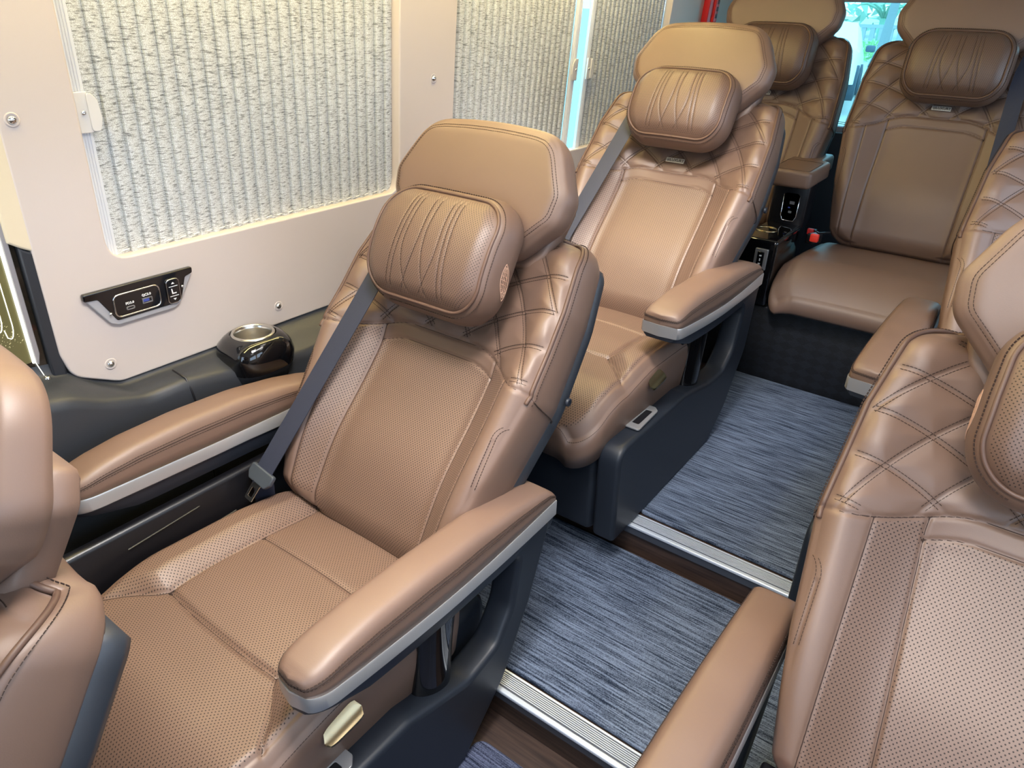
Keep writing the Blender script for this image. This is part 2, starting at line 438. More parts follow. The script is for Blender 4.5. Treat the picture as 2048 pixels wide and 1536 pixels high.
# ------------------------------------------------------------------ seat patterns
PW = .158
def back_w(v):
    v = np.asarray(v, float)
    w = np.interp(v, [0, .04, .12, .22, .40, .58, .735], [.216, .232, .248, .266, .290, .282, .256])
    r = .045; k = np.clip((r - v) / r, 0, 1); w = w - r * (1 - np.sqrt(1 - k * k))
    r2 = .05; k = np.clip((v - (.735 - r2)) / r2, 0, 1); w = w - r2 * (1 - np.sqrt(1 - k * k))
    return w
def seam_v(u): return .470 - .058 * sstep(.09, .27, np.abs(u)) - .4 * np.abs(u) ** 2 * .25
QC, QR = (.285, .20), .0745
def quilt_d(u, v):
    """distance to the nearest quilting line (both arc families)"""
    out = []
    for sgn in (-1, 1):
        r = np.hypot(u - sgn * QC[0], v - QC[1]); f = r / QR + .5; out.append(np.abs(f - np.floor(f) - .5) * QR)
    return np.minimum(*out)
def make_back_h(bol, wing, taper=0.):
    def h(u, v):
        au = np.abs(u); sv = seam_v(u)
        low = bol * sstep(.13, .285, au); up = wing * (au / .29) ** 2
        k = sstep(.40, .50, v)
        d = low * (1 - k) + up * k
        d = d + .022 * np.exp(-((v - .17) / .13) ** 2) * (1 - .5 * sstep(.1, .25, au))
        edge = back_w(v) - au
        d = d - .030 * np.clip(1 - edge / .045, 0, 1) ** 2 - .035 * np.clip(1 - (.735 - v) / .07, 0, 1) ** 2 - .02 * np.clip(1 - v / .05, 0, 1) ** 2
        quilt = v > sv + .002
        q = quilt_d(u, v)
        puff = .0052 * (1 - np.exp(-(q / .016) ** 2)) - .001 + groove(q, .0030, .0022)
        d = d + np.where(quilt, puff * sstep(.0, .012, edge), 0)
        below = sstep(.004, -.004, v - sv)
        pw = PW - taper * np.clip(1 - v / .43, 0, 1)
        d = d + below * (groove(au - pw, .0034, .0048) + groove(au - .226 + .02 * (1 - v / .45), .0032, .0035) + (v < .30) * groove(au - .252 - .012 * v / .3, .0028, .003))
        d = d + np.where(au < PW, groove(v - sv + .036, .0030, .0038), 0)
        d = d + np.where(au < PW, -.000 * below * np.exp(-((v - sv + .018) / .014) ** 2), 0)
        d = d + groove(v - sv, .0036, .0045)
        return d
    return h
def back_perf(u, v, taper=0.):
    au = np.abs(u); sv = seam_v(u); PW = .158 - taper * np.clip(1 - v / .43, 0, 1)
    return (((au < PW - .003) & (v < sv - .040)) | ((au > PW + .003) & (au < .224 - .02 * (1 - v / .45)) & (v < sv - .006) & (v > .03))).astype(float)

def back_map(hy, hz, rec):
    c, s = cos(radians(rec)), sin(radians(rec))
    def f(Q):
        Q = np.asarray(Q, float); return np.column_stack([Q[:, 0], hy + Q[:, 1] * s - Q[:, 2] * c, hz + Q[:, 1] * c + Q[:, 2] * s])
    return f
def sub_map(mapf, v0, d0, tilt, u0=0.):
    c, s = cos(radians(tilt)), sin(radians(tilt))
    def f(Q):
        Q = np.asarray(Q, float); return mapf(np.column_stack([Q[:, 0] + u0, v0 + Q[:, 1] * c - Q[:, 2] * s, d0 + Q[:, 1] * s + Q[:, 2] * c]))
    return f

CACHE = {}
def cached(key, fn):
    if key not in CACHE: CACHE[key] = fn()
    return CACHE[key]

def pad_mesh(name, p, mat): return mesh_from(name, p['V'], p['F'], mat, uv=p['uv'], perf=p['perf'])
def ring_path(p, off, dd):
    q = p['R2'] + p['nr'] * off; return p['mapf'](np.column_stack([q, p['RD'] + dd]))

SK_BACK = [(.005, -.003, 1), (.009, -.010, 1), (.012, -.022, .95), (.014, -.035, .8), (.014, -.048, .5), (.010, -.058, .2), (.004, -.062, .1)]

def back_meshes(key, rec, bol, wing, hz, perf, taper=0.):
    hf = make_back_h(bol, wing, taper); mp = back_map(0, hz, rec)
    p = pad(back_w, 0, .735, 221, 261, hf, mp, SK_BACK, (lambda u, v: back_perf(u, v, taper)) if perf else None)
    body = pad_mesh('backrest', p, M['leather_perf'])
    g = Geo(); q = p['R2'] + p['nr'] * .004; keep = q[:, 1] > .385
    ring = p['mapf'](np.column_stack([q, p['RD'] - .0005]))
    # piping runs over the quilted part only: start it at the lowest right point and go round the top
    idx = np.where(keep)[0]
    g.tube(ring[idx], .0042, 8)
    pipe = g.mesh('piping', M['piping'])
    st = Geo()
    lim = lambda U, V: (V > seam_v(U) + .010) & (np.abs(U) < back_w(V) - .006) & (V < .715)
    for sgn in (-1, 1):
        for k in range(1, 10):
            r = k * QR; a = np.linspace(0, 2 * pi, 700); U = sgn * QC[0] + r * np.cos(a); V = QC[1] + r * np.sin(a)
            ok = lim(U, V) & (V < .735); run = np.split(np.arange(700), np.where(np.diff(ok.astype(int)) != 0)[0] + 1)
            for rr in run:
                if ok[rr[0]] and len(rr) > 8:
                    for sd in (-.0038, .0038):
                        P, n = path3(np.column_stack([U[rr] + sd * np.cos(a[rr]), V[rr] + sd * np.sin(a[rr])]), hf, mp); st.add(*stitches(P, n, ht=.0011))
    # rows beside the piping, and the lower bolster seam
    for off in (.012, ):
        q2 = p['R2'] + p['nr'] * off; dq = p['RD'] - .011
        P = mp(np.column_stack([q2[idx], dq[idx]])); n = np.gradient(P, axis=0); n2 = mp(np.column_stack([q2[idx] + p['nr'][idx] * .001, dq[idx] + .0007])) - P
        st.add(*stitches(P, n2 / np.linalg.norm(n2, axis=1)[:, None], ht=.0014))
    for sgn in (-1, 1):
        V = np.linspace(.06, .30, 60); U = sgn * (.252 + .012 * (V / .3)); 
        a = np.linspace(0, pi / 2, 20); U2 = sgn * (.264 + .028 * (1 - np.cos(a))); V2 = .30 + .035 * np.sin(a)
        uvp = np.column_stack([np.concatenate([U, U2]), np.concatenate([V, V2])])
        uvp = uvp[np.abs(uvp[:, 0]) < back_w(uvp[:, 1]) - .002]
        for sd in (-.0038, .0038):
            P, n = path3(uvp + np.array([sd, 0]), hf, mp); st.add(*stitches(P, n, ht=.0011))
    seam_line = lambda uv: st.tube(path3(uv, hf, mp, -.0002)[0], .0011, 5)
    uu = np.linspace(-.268, .268, 90); seam_line(np.column_stack([uu, seam_v(uu)]))
    uu = np.linspace(-PW, PW, 60); seam_line(np.column_stack([uu, seam_v(uu) - .036]))
    for sgn in (-1, 1):
        vv = np.linspace(.015, float(seam_v(np.array([PW]))), 80); seam_line(np.column_stack([sgn * (PW - taper * np.clip(1 - vv / .43, 0, 1)), vv]))
        vv = np.linspace(.03, float(seam_v(np.array([.226]))), 80); seam_line(np.column_stack([sgn * (.226 - .02 * (1 - vv / .45)), vv]))
    for sgn in (-1, 1):
        o_, d_ = zip(*[(0, 0)] + [(a_, b_) for a_, b_, c_ in SK_BACK]); u0 = .27; v_ = float(seam_v(np.array([.285])))
        wv = float(back_w(np.array([v_]))); e = float(hf(np.array([wv]), np.array([v_]))); kp = [1] + [c_ for a_, b_, c_ in SK_BACK]
        st.tube(mp(np.array([[sgn * (wv + a_ + .0006), v_ - .004 * i_, e * k_ + b_] for i_, (a_, b_, k_) in enumerate(zip(o_, d_, kp))])), .0013, 6)
    stitch = st.mesh('stitching', M['thread'], smooth=False)
    # hard shell on the back
    wf2 = lambda v: back_w(v) + .004
    hs = lambda u, v: np.full_like(u, -.100) - .0 * u
    ps = pad(wf2, -.0, .71, 24, 40, lambda u, v: -.050 + 0 * u, mp, [(.004, -.004, 1), (.006, -.03, 1), (-.004, -.045, 1)])
    shell = pad_mesh('back_shell', ps, M['shell_grey'])
    g = Geo(); P0 = mp(np.array([[.306, .43, -.068]]))[0]
    g.lathe([(.009, -.002), (.009, .003), (.007, .0045), (.004, .003), (0.0, .003)], P0, 16, 'x')
    screw = g.mesh('shell_screw', M['shell'])
    return body, pipe, stitch, shell, screw, hf, mp

def head_meshes(mp, v0=.650, d0=.085, tilt=13.):
    m1 = sub_map(mp, v0, d0, tilt)
    def m2(Q):
        Q = np.array(Q, float); Q[:, 1] += .012 * (1 - (Q[:, 0] / .17) ** 2) * np.clip((Q[:, 1] - .11) / .14, 0, 1) - .004 * (Q[:, 0] / .17) ** 2 * np.clip((.10 - Q[:, 1]) / .1, 0, 1) * -1; return m1(Q)
    path = rpoly([(-.3, 0), (.128, 0), (.214, .085), (.222, .140), (.168, .248), (-.3, .248)], [0, .07, .05, .05, .075, 0], 10)[1:-1]
    path = path[np.argsort(path[:, 1], kind='stable')]
    def ws(v): return np.interp(v, path[:, 1], np.maximum(path[:, 0], .05)) 
    def hf(u, v):
        e = ws(v) - np.abs(u); t = np.minimum(np.minimum(e, v), .248 - v)
        return .012 * (1 - ((v - .13) / .13) ** 2) - .012 * np.clip(1 - t / .03, 0, 1) ** 2 + groove(t - .013, .0022, .0012)
    p = pad(ws, 0, .248, 111, 101, hf, m2, [(.004, -.003, 1), (.007, -.010, .9), (.009, -.024, .8), (.008, -.044, .5), (.004, -.056, .3), (-.01, -.062, 0)])
    body = pad_mesh('headrest', p, M['leather'])
    st = Geo()
    cen = np.array([0, .13])
    for ins in (.0100, .0160):
        q = p['R2'] - p['nr'] * ins; ok = np.ones(len(q), bool)
        q = q[::2]
        P, n = path3(np.vstack([q, q[:1]]), hf, m2); st.add(*stitches(P, n, ht=.0008))
    stitch = st.mesh('stitching', M['thread'], smooth=False)
    # carrier block behind the lower half
    pb = pad(lambda v: np.interp(v, [0, .03, .13, .16], [.150, .175, .195, .18]), 0, .16, 30, 24, lambda u, v: -.056 + 0 * u, sub_map(mp, v0 - .005, d0, tilt),
             [(.006, -.004, 1), (.010, -.016, 1), (.008, -.040, 1), (-.006, -.048, 1)])
    carrier = pad_mesh('headrest_carrier', pb, M['leather'])
    posts = []
    for x in (-.07, .07): g = Geo(); g.tube(mp(np.array([[x, .66, -.03], [x, .75, -.02]])), .007, 10); posts.append(g.mesh('headrest_post', M['chrome']))
    return body, stitch, carrier, posts

PILLOW_LINES = []
for sg in (-1, 1):
    vv = np.linspace(.006, .212, 70); t = (.212 - vv) / .206
    for a, b in ((.060, .076), (.0495, .0635)):
        PILLOW_LINES.append(np.column_stack([sg * (a + (b - a) * t), vv]))
    PILLOW_LINES.append(np.column_stack([sg * (.0385 + .010 * np.clip(t, 0, .6) - .034 * np.clip((t - .45) / .55, 0, 1) ** 2), vv]))
    PILLOW_LINES.append(np.column_stack([sg * (.0075 - .003 * t + .030 * np.clip((t - .35) / .65, 0, 1) ** 1.8), vv]))
def pillow_meshes(mp, variant):
    W, H = .146, (.222 if variant else .203)
    def wf(v):
        r = .062; w = np.full_like(v, W) - .004 * np.abs(v - H / 2) / H
        for e in (v, H - v):
            k = np.clip((r - e) / r, 0, 1); w = w - r * (1 - np.sqrt(1 - k * k))
        return w
    LN = [L_ * np.array([1, H / .222]) for L_ in PILLOW_LINES]
    def hf(u, v):
        e = wf(v) - np.abs(u); t = np.minimum(np.minimum(e, v), H - v)
        d = .030 * (1 - np.abs((v - H / 2) / (H / 2)) ** 2.2) + .010 * (1 - (u / W) ** 2) - .014 * np.clip(1 - t / .03, 0, 1) ** 2
        for L in LN:
            lu = np.interp(v, L[:, 1], L[:, 0]); d = d + groove(u - lu, .0026, .0014) * sstep(.002, .012, v) * sstep(.002, .012, H - v)
        return d
    sk = [(.004, -.002, 1), (.010, -.008, 1), (.016, -.022, .9), (.020, -.045, .6), (.018, -.066, .3), (.004, -.082, 0), (-.03, -.088, 0)]
    p = pad(wf, 0, H, 141, 101, hf, mp, sk, lambda u, v: ((np.minimum(np.minimum(wf(v) - np.abs(u), v), H - v) > .006)).astype(float))
    body = pad_mesh('cushion', p, M['pillow_perf'])
    g = Geo(); g.tube(ring_path(p, .0025, .0005), .0034, 8, closed=True); pipe = g.mesh('piping', M['piping'])
    st = Geo()
    for L in LN:
        P, n = path3(L[3:-3], hf, mp); st.add(*stitches(P, n, .0052, .0038, .0011, .0011))
    q = p['R2'] + p['nr'] * .0115; dq = p['RD'] - .0095
    P = mp(np.column_stack([q, dq])); n2 = mp(np.column_stack([q + p['nr'] * .0008, dq + .0008])) - P
    st.add(*stitches(P, n2 / np.linalg.norm(n2, axis=1)[:, None], ht=.0014))
    stitch = st.mesh('stitching', M['thread'], smooth=False)
    emb = None
    if variant:
        # embroidered leaf on the flank towards the aisle
        g = Geo()
        for sg in (variant,):
            def fl(a, b):   # a along leaf (0..1), b across (-1..1) -> flank surface
                a = np.asarray(a, float); b = np.asarray(b, float)
                v = .050 + .070 * a + 0 * b; dd = -.056 + .022 * a + .0125 * b * np.sin(pi * np.clip(a, 0, 1)) ** .8
                # flank profile from the skirt list
                o = np.interp(-dd, [.002, .008, .022, .045, .066, .082], [.004, .010, .016, .020, .018, .004]) + .0012
                return mp(np.column_stack([sg * (wf(v) + o), v, dd + .004]))
            a = np.linspace(0, 1, 24)
            g.tube(np.vstack([fl(a, 1), fl(a[::-1], -1)[1:-1]]), .0008, 5, closed=True)
            for k in range(1, 9):
                aa = k / 9; bb = np.linspace(-.9, .9, 7); g.tube(fl(np.full(7, aa) + .03 * np.sin(np.arange(7) * pi), bb), .0006, 4)
            for b in (-.55, -.2, .2, .55): g.tube(fl(a[2:-2], np.full(20, b)), .0006, 4)
        emb = g.mesh('embroidered_leaf', M['thread_light'])
    return body, pipe, stitch, emb

# seat cushion (captain)
def cush_w(v): 
    w = np.interp(v, [0, .10, .25, .62], [.262, .272, .276, .272]); r = .05
    for e in (v, .62 - v):
        k = np.clip((r - e) / r, 0, 1); w = w - r * (1 - np.sqrt(1 - k * k))
    return w
CG = .163
def bolster_edge(v): return np.interp(v, [.155, .175, .20, .225, .245, .26], [.262, .240, .222, .196, .173, .163])
def cush_h(u, v):
    au = np.abs(u); be = np.where(v < .26, bolster_edge(v), CG)
    inb = sstep(-.01, .05, au - be) * sstep(.12, .30, v)
    e = cush_w(v) - au
    d = .032 * inb + .006 * np.cos(u / .16 * pi / 2) * (au < .16)
    d = d - .085 * np.clip(1 - v / .15, 0, 1) ** 2.2 - .030 * np.clip(1 - e / .035, 0, 1) ** 2
    d = d + np.where((v > .15) & (v < .30), groove((au - be) / np.sqrt(1 + ((bolster_edge(v + .004) - bolster_edge(v - .004)) / .008) ** 2), .0045, .006) * sstep(.150, .17, v), 0) + np.where(v >= .30, groove(au - CG, .0045, .006), 0)
    d = d + np.where(au < be, groove(v - .262 - .010 * (1 - (u / .163) ** 2) * -1, .006, .0085), 0) + np.where(au < CG, groove(v - .475, .005, .005), 0)
    d = d + np.where(au < CG, .007 * np.exp(-((v - .36) / .07) ** 2), 0) - .012 * sstep(.45, .62, v)
    d = d + groove(e - .020, .003, .004) * sstep(.02, .10, v)
    return d
def cush_map(y0, z0, tilt=2.):
    c, s = cos(radians(tilt)), sin(radians(tilt))
    def f(Q):
        Q = np.asarray(Q, float); return np.column_stack([Q[:, 0], y0 + Q[:, 1] * c + Q[:, 2] * s, z0 - Q[:, 1] * s + Q[:, 2] * c])
    return f
def cush_perf(u, v): return ((cush_w(v) - np.abs(u)) > .024).astype(float)
def cushion_meshes():
    mp = cush_map(-.60, .435)
    p = pad(cush_w, 0, .62, 181, 201, cush_h, mp, [(.006, -.004, 1), (.011, -.014, 1), (.014, -.035, .9), (.013, -.075, .7), (.008, -.135, .5), (0, -.15, .3)], cush_perf, endpow=.4)
    body = pad_mesh('seat_cushion', p, M['leather_perf'])
    st = Geo()
    for off in (.007,):
        q = p['R2'] + p['nr'] * off; dq = p['RD'] - .006; k = q[:, 1] < .58
        P = mp(np.column_stack([q, dq])); n2 = mp(np.column_stack([q + p['nr'] * .0006, dq + .0009])) - P; n2 /= np.linalg.norm(n2, axis=1)[:, None]
        P = np.roll(P, 60, 0); n2 = np.roll(n2, 60, 0)
        st.add(*stitches(P, n2, ht=.0012))
    seam_line = lambda uv: st.tube(path3(uv, cush_h, mp, -.0002)[0], .0012, 5)
    uu = np.linspace(-CG, CG, 60); seam_line(np.column_stack([uu, .262 - .010 * (1 - (uu / .163) ** 2)])); seam_line(np.column_stack([uu, .475 + 0 * uu]))
    for sgn in (-1, 1):
        vv = np.linspace(.160, .26, 40); vv2 = np.linspace(.265, .60, 50)
        seam_line(np.vstack([np.column_stack([sgn * bolster_edge(vv), vv]), np.column_stack([sgn * CG + 0 * vv2, vv2])]))
    stitch = st.mesh('stitching', M['thread'], smooth=False)
    return body, stitch

# bench cushion
def bcush_w(v):
    w = np.interp(v, [0, .3, .46], [.300, .302, .29]); r = .07
    k = np.clip((r - v) / r, 0, 1); return w - r * .5 * (1 - np.sqrt(1 - k * k))
def bcush_h(u, v):
    e = bcush_w(v) - np.abs(u)
    return -.11 * np.clip(1 - v / .15, 0, 1) ** 2.0 - .03 * np.clip(1 - e / .06, 0, 1) ** 2 + groove(e - .035, .003, .003) + .008 * (1 - (u / .3) ** 2)
def bench_cushion():
    mp = cush_map(-.40, .487, 3.)
    p = pad(bcush_w, 0, .46, 90, 80, bcush_h, mp, [(.008, -.006, 1), (.014, -.02, 1), (.015, -.05, .9), (.010, -.10, .6), (.0, -.135, .35)])
    return pad_mesh('seat_cushion', p, M['leather'])

# armrest.  local: t along y from tip; x across; z up
def arm_meshes(cx, y_tip, length, z0, w, tip_n, sag, slope, m, hs=1.):
    ys = np.concatenate([np.linspace(0, .05, 12)[:-1], np.linspace(.05, length - .03, 26), np.linspace(length - .03, length, 6)[1:]])
    def hw(t):
        r = .055; k = np.clip((r - t) / r, 0, 1); a = w / 2 * (1 - .30 * (1 - (1 - k ** tip_n) ** (1 / tip_n)) / 1. - .0)
        k2 = (1 - np.clip(k, 0, 1) ** tip_n) ** (1 / tip_n); return (w / 2) * np.maximum(k2 * .72 + .28 * (k < .999), .02) * (1 - .10 * np.clip((t - length * .5) / (length * .5), 0, 1))
    def zc(t): return z0 + slope * t + sag * np.sin(pi * t / length)
    def hh(t):
        k = t / length; return hs * np.interp(k, [0, .03, .10, .22, .40, .62, .80, .92, .97, 1.], [.030, .042, .058, .072, .080, .078, .064, .047, .037, .020])
    def place(S): return np.column_stack([m * (cx + S[:, 0]), y_tip + S[:, 1], S[:, 2]])
    th = np.linspace(0, pi, 21)
    secs = []; seamL = []; seamR = []
    for t in ys:
        a = hw(t); h = hh(t); z = zc(t)
        ex = .42
        X = a * np.sign(np.cos(th)) * np.abs(np.cos(th)) ** ex; Z = h * np.abs(np.sin(th)) ** .62
        loop = [(x, t, z + zz) for x, zz in zip(X, Z)] + [(-a * f, t, z - .001) for f in (.5, 0, -.5)]
        secs.append(place(np.array(loop)))
        seamR.append((a * .985, t, z + h * .60)); seamL.append((-a * .985, t, z + h * .60))
    V, F = loft(secs); 
    if m < 0: F = [f[::-1] for f in F]
    F = [f[::-1] for f in F]
    pad_ = mesh_from('arm_pad', V, F, M['leather'])
    st = Geo()
    def surf(f, lift):
        R_, L_ = [], []
        for t in ys:
            a = hw(t); h = hh(t); sn = f ** (1 / .62); x = a * (1 - sn * sn) ** (.5 * .42) + lift; R_.append((x, t - (lift if t == ys[0] else 0), zc(t) + h * f)); L_.append((-x, t, zc(t) + h * f))
        return place(np.array(R_[::-1] + L_))
    lp = surf(.6, 0.); n = surf(.6, .01) - surf(.6, 0.) + np.array([0, 0, .004]); n[:, 1] -= .012 * np.clip(1 - (lp[:, 1] - y_tip) / .05, 0, 1); n /= np.linalg.norm(n, axis=1)[:, None]
    st.tube(surf(.60, .0003), .0010, 5)
    for f in (.53, .67): st.add(*stitches(surf(f, .0002), n, ht=.0012))
    stitch = st.mesh('stitching', M['thread'], smooth=False)
    # silver band + dark tray
    def ring(t, off, zlo, zhi):
        a = hw(t) + off; z = zc(t); ty = t
        return [(a, ty, z + zhi), (a, ty, z + zlo), (-a, ty, z + zlo), (-a, ty, z + zhi)]
    def bandgeo(off, zlo, zhi, name, mat, inset=0.):
        tt = np.concatenate([[-off], ys[1:]]) if off > 0 else ys
        secs = []
        for i, t in enumerate(ys):
            a = hw(t) + off - (inset if i else inset); z = zc(t); yy = -off if i == 0 else t
            lo = zlo * (1 + .35 * np.clip((t - length * .6) / (length * .4), 0, 1))
            secs.append(place(np.array([(a * .97, yy, z + zhi), (a, yy, z + zhi - .0025), (a, yy, z + lo + .0025), (a * .96, yy, z + lo), (-a * .96, yy, z + lo), (-a, yy, z + lo + .0025), (-a, yy, z + zhi - .0025), (-a * .97, yy, z + zhi)])))
        V, F = loft(secs)
        if m < 0: F = [f[::-1] for f in F]
        return mesh_from(name, V, F, mat, sharp=35)
    band = bandgeo(.0025, -.026, .004, 'arm_band', M['silver'])
    # tray below, tapering to the tip
    secs = []
    for t in ys:
        a = max(hw(t) - .004, .002); z = zc(t) - .024 * (1 + .35 * np.clip((t - length * .6) / (length * .4), 0, 1)); dp = .012 + .030 * np.clip(t / (.12), 0, 1)
        secs.append(place(np.array([(a, t, z), (a * .98, t, z - dp * .5), (a * .8, t, z - dp), (-a * .8, t, z - dp), (-a * .98, t, z - dp * .5), (-a, t, z)])))
    V, F = loft(secs)
    if m < 0: F = [f[::-1] for f in F]
    tray = mesh_from('arm_tray', V, F, M['shell'], sharp=40)
    return pad_, stitch, band, tray

def shell_mesh(pts, radii, x0, x1, m, bev=.012):
    V, F = plate([rpoly(pts, radii)], x1 - x0, bev, 3)
    # curve XY = (y,z); z of curve = across x
    P = np.column_stack([m * ((x0 + x1) / 2 + V[:, 2]), V[:, 0], V[:, 1]])
    if m < 0: F = [f[::-1] for f in F]
    return mesh_from('side_shield', P, F, M['shell'], sharp=40)

def strip(P, n, width, th, name, mat):
    """flat webbing along P, n = surface normals"""
    P = np.asarray(P, float); n = np.asarray(n, float); T = np.gradient(P, axis=0); T /= np.linalg.norm(T, axis=1)[:, None]
    S = np.cross(T, n); S /= np.linalg.norm(S, axis=1)[:, None]; N_ = np.cross(S, T)
    secs = [[p + s * width / 2 - k * th / 2, p + s * width / 2 + k * th / 2, p + s * width * .25 + k * th * .7, p - s * width * .25 + k * th * .7, p - s * width / 2 + k * th / 2, p - s * width / 2 - k * th / 2] for p, s, k in zip(P, S, N_)]
    V, F = loft(secs); return mesh_from(name, V, F, mat, sharp=60)

REC = 38.
HZ = .426
def captain_seat(name, label, loc, m, variant, belt=True, tagplate=False, group='captain seats', ex=0., es=0., taper=0.):
    """m=1: aisle on the +x side (left column); m=-1: aisle on the -x side"""
    t = thing(name, label, 'seat', loc, group)
    body, pipe, stitch, shell, screw, hf, mp = cached(('back', taper), lambda: back_meshes('c', REC, .098, .094, HZ, True, taper))
    b = link('backrest', body, t); link('piping', pipe, b); link('stitching', stitch, b)
    s = link('back_shell', shell, t); link('shell_screw', screw, s)
    hb, hs, hc, hp = cached('head', lambda: head_meshes(mp))
    h = link('headrest', hb, t); link('stitching', hs, h); link('headrest_carrier', hc, h); [link('headrest_post', q_, h) for q_ in hp]
    cb, cs = cached('cush', cushion_meshes)
    c = link('seat_cushion', cb, t); link('stitching', cs, c)
    wide = variant == 'wide'
    # aisle arm
    L = .648 if wide else .645; W = .108 if wide else .094; tn = 4.5 if wide else 2.4; yt = -.325 if wide else -.397
    a = cached(('arm', variant, m), lambda: arm_meshes((.288 if wide else .293) + ex, yt, L, .548, W, tn, -.016, -.035, m))
    ap = link('armrest', a[0], t); link('stitching', a[1], ap)
    bd = link('arm_band', a[2], ap); link('arm_tray', a[3], ap)
    # wall side arm
    a = cached(('warm', variant, m), lambda: arm_meshes(-.348, -.41, .62, .603, .094, 2.4, -.002, -.025, m, .95))
    ap = link('armrest', a[0], t); link('stitching', a[1], ap); link('arm_band', a[2], ap); link('arm_tray', a[3], ap)
    # aisle side shield with the open triangle under the arm
    k = 1.12 if wide else 1.
    ry = lambda y: -.43 + (y + .43) * k
    if wide: pts_w = [(-.545, .010), (-.558, .305), (-.17, .300), (.02, .262), (.12, .262), (.185, .31), (.215, .44), (.10, .505), (.325, .505), (.328, .47), (.305, .27), (.20, .10), (.09, .010)]
    pts = [(-.545, .010), (-.558, .305), (-.20, .300), (ry(-.03), .245), (ry(.06), .262), (ry(.105), .33), (ry(.130), .455), (ry(.02), .505), (ry(.235), .492), (ry(.238), .47), (ry(.175), .302), (ry(.085), .139), (ry(-.05), .010)]
    rad = [.02, .05, .06, .08, .05, .08, .03, .01, .01, .012, .10, .10, .04]
    sh = link('side_shield', cached(('shell', variant, m), lambda: shell_mesh(pts_w if wide else pts, rad, .268 + es, .332 + es, m)), t)
    g = Geo()  # front skirt and seat base under the cushion
    g.box((m * -.02, -.515, .155), (.56, .05, .29), bev=.02); g.box((0, -.18, .16), (.50, .62, .30), bev=.03)
    link('seat_base', cached(('base', m), lambda: g.mesh('seat_base', M['shell'], sharp=50)), t)
    g = Geo(); g.box((m * -.318, -.12, .29), (.030, .74, .42), bev=.012)
    for (y, z, l) in ((-.26, .46, .16), (-.20, .40, .20)): g.tube(np.array([[m * -.302, y - l / 2, z - .006], [m * -.302, y + l / 2, z + .006]]), .0022, 6)
    link('wall_side_panel', cached(('wsp', m), lambda: g.mesh('wall_side_panel', M['black'], sharp=50)), t)
    # glossy pillar between shield ledge and arm
    g = Geo(); y0 = ry(-.10); secs = []
    for z, k2 in ((.235, 1.05), (.25, 1.), (.36, .94), (.47, 1.0), (.515, 1.05)):
        a_ = np.linspace(0, 2 * pi, 29)[:-1]; secs.append(np.column_stack([m * (.285 + ex + .027 * k2 * np.cos(a_) * m), y0 + .052 * k2 * np.sin(a_) + (z - .24) * .12, np.full(28, z)]))
    V, F = loft(secs); g.add(V, F)
    link('arm_pillar', cached(('pil', variant, m), lambda: g.mesh('arm_pillar', M['piano'], sharp=60)), t)
    # recline lever paddle
    secs = []
    for q in np.linspace(0, 1, 15):
        hw_ = .0155 * (1 - abs(2 * q - 1) ** 5) ** .35 * (.85 + .25 * q) + .0004; yy = -.358 + .080 * q; lft = .010 * q
        cs = [(xx, -.0035 + .010 * (xx / .022) ** 2 * .6) for xx in np.linspace(-hw_, hw_, 7)]
        lp = [(xx, zz + .003) for xx, zz in cs] + [(xx, zz - .002) for xx, zz in cs[::-1]]
        secs.append([(m * (.300 + xx * .75), yy, .392 + lft - xx * .62 + zz) for xx, zz in lp])
    g = Geo(); V, F = loft(secs); g.add(V, F if m > 0 else [f[::-1] for f in F]); g.tube(np.array([[m * .268, -.32, .385], [m * .298, -.32, .388]]), .006, 8)
    link('recline_lever', cached(('lev', m), lambda: g.mesh('recline_lever', M['gold'], sharp=40)), t)
    # slotted plate on the shield ledge
    o = rpoly([(-.070, -.020), (.052, -.014), (.066, .0), (.066, .022), (-.070, .024)], .008, 4); hole = rpoly([(-.045, -.006), (.040, -.004), (.040, .014), (-.045, .014)], .004, 3)
    V, F = plate([o, hole], .005, .0012, 1)
    pl = np.column_stack([m * (.302 + es - V[:, 1]), -.375 + V[:, 0], .3085 + V[:, 2] - .010 * (V[:, 0])])
    g = Geo(); g.add(pl, F if m > 0 else [f[::-1] for f in F])
    sp = link('slot_plate', cached(('slot', m), lambda: g.mesh('slot_plate', M['silver'], sharp=40)), t)
    g = Geo(); g.box((m * (.298 + es), -.378, .3075), (.022, .088, .004))
    link('slot', cached(('slot2', m), lambda: g.mesh('slot', M['black'], smooth=False)), sp)
    # buckle
    by, bx, bz = (-.10, .262, .445) if wide else (-.045, .235, .43)
    g = Geo(); g.box((m * bx, by + .02, bz - .012), (.034, .075, .036), bev=.006)
    bk = link('belt_buckle', cached(('bk', m, wide), lambda: g.mesh('belt_buckle', M['black'], sharp=50)), t)
    g = Geo(); g.box((m * bx, by - .014, bz + .004), (.030, .030, .026), bev=.005)
    link('release_button', cached(('bkr', m, wide), lambda: g.mesh('release_button', M['red'], sharp=50)), bk)
    if belt:
        mm = -m
        A = mp(np.array([[.175 * mm, .715, .035]]))[0]; B = mp(np.array([[.145 * mm, .62, .105]]))[0]; C = mp(np.array([[.245 * mm, .035, .092]]))[0]
        pts_ = [A + (B - A) * s_ for s_ in np.linspace(0, .8, 6)] + [B + (C - B) * s_ for s_ in np.linspace(.06, 1, 24)]
        pts_ = np.array(pts_)
        for _ in range(3): pts_[1:-1] = (pts_[:-2] + 2 * pts_[1:-1] + pts_[2:]) / 4
        nb = mp(np.array([[.12 * m, .3, 1.]]))[0] - mp(np.array([[0, .3, 0.]]))[0]; nb /= np.linalg.norm(nb)
        w = link('seat_belt', cached(('belt', m), lambda: strip(pts_, np.repeat(nb[None], len(pts_), 0), .048, .0018, 'seat_belt', M['belt'])), t)
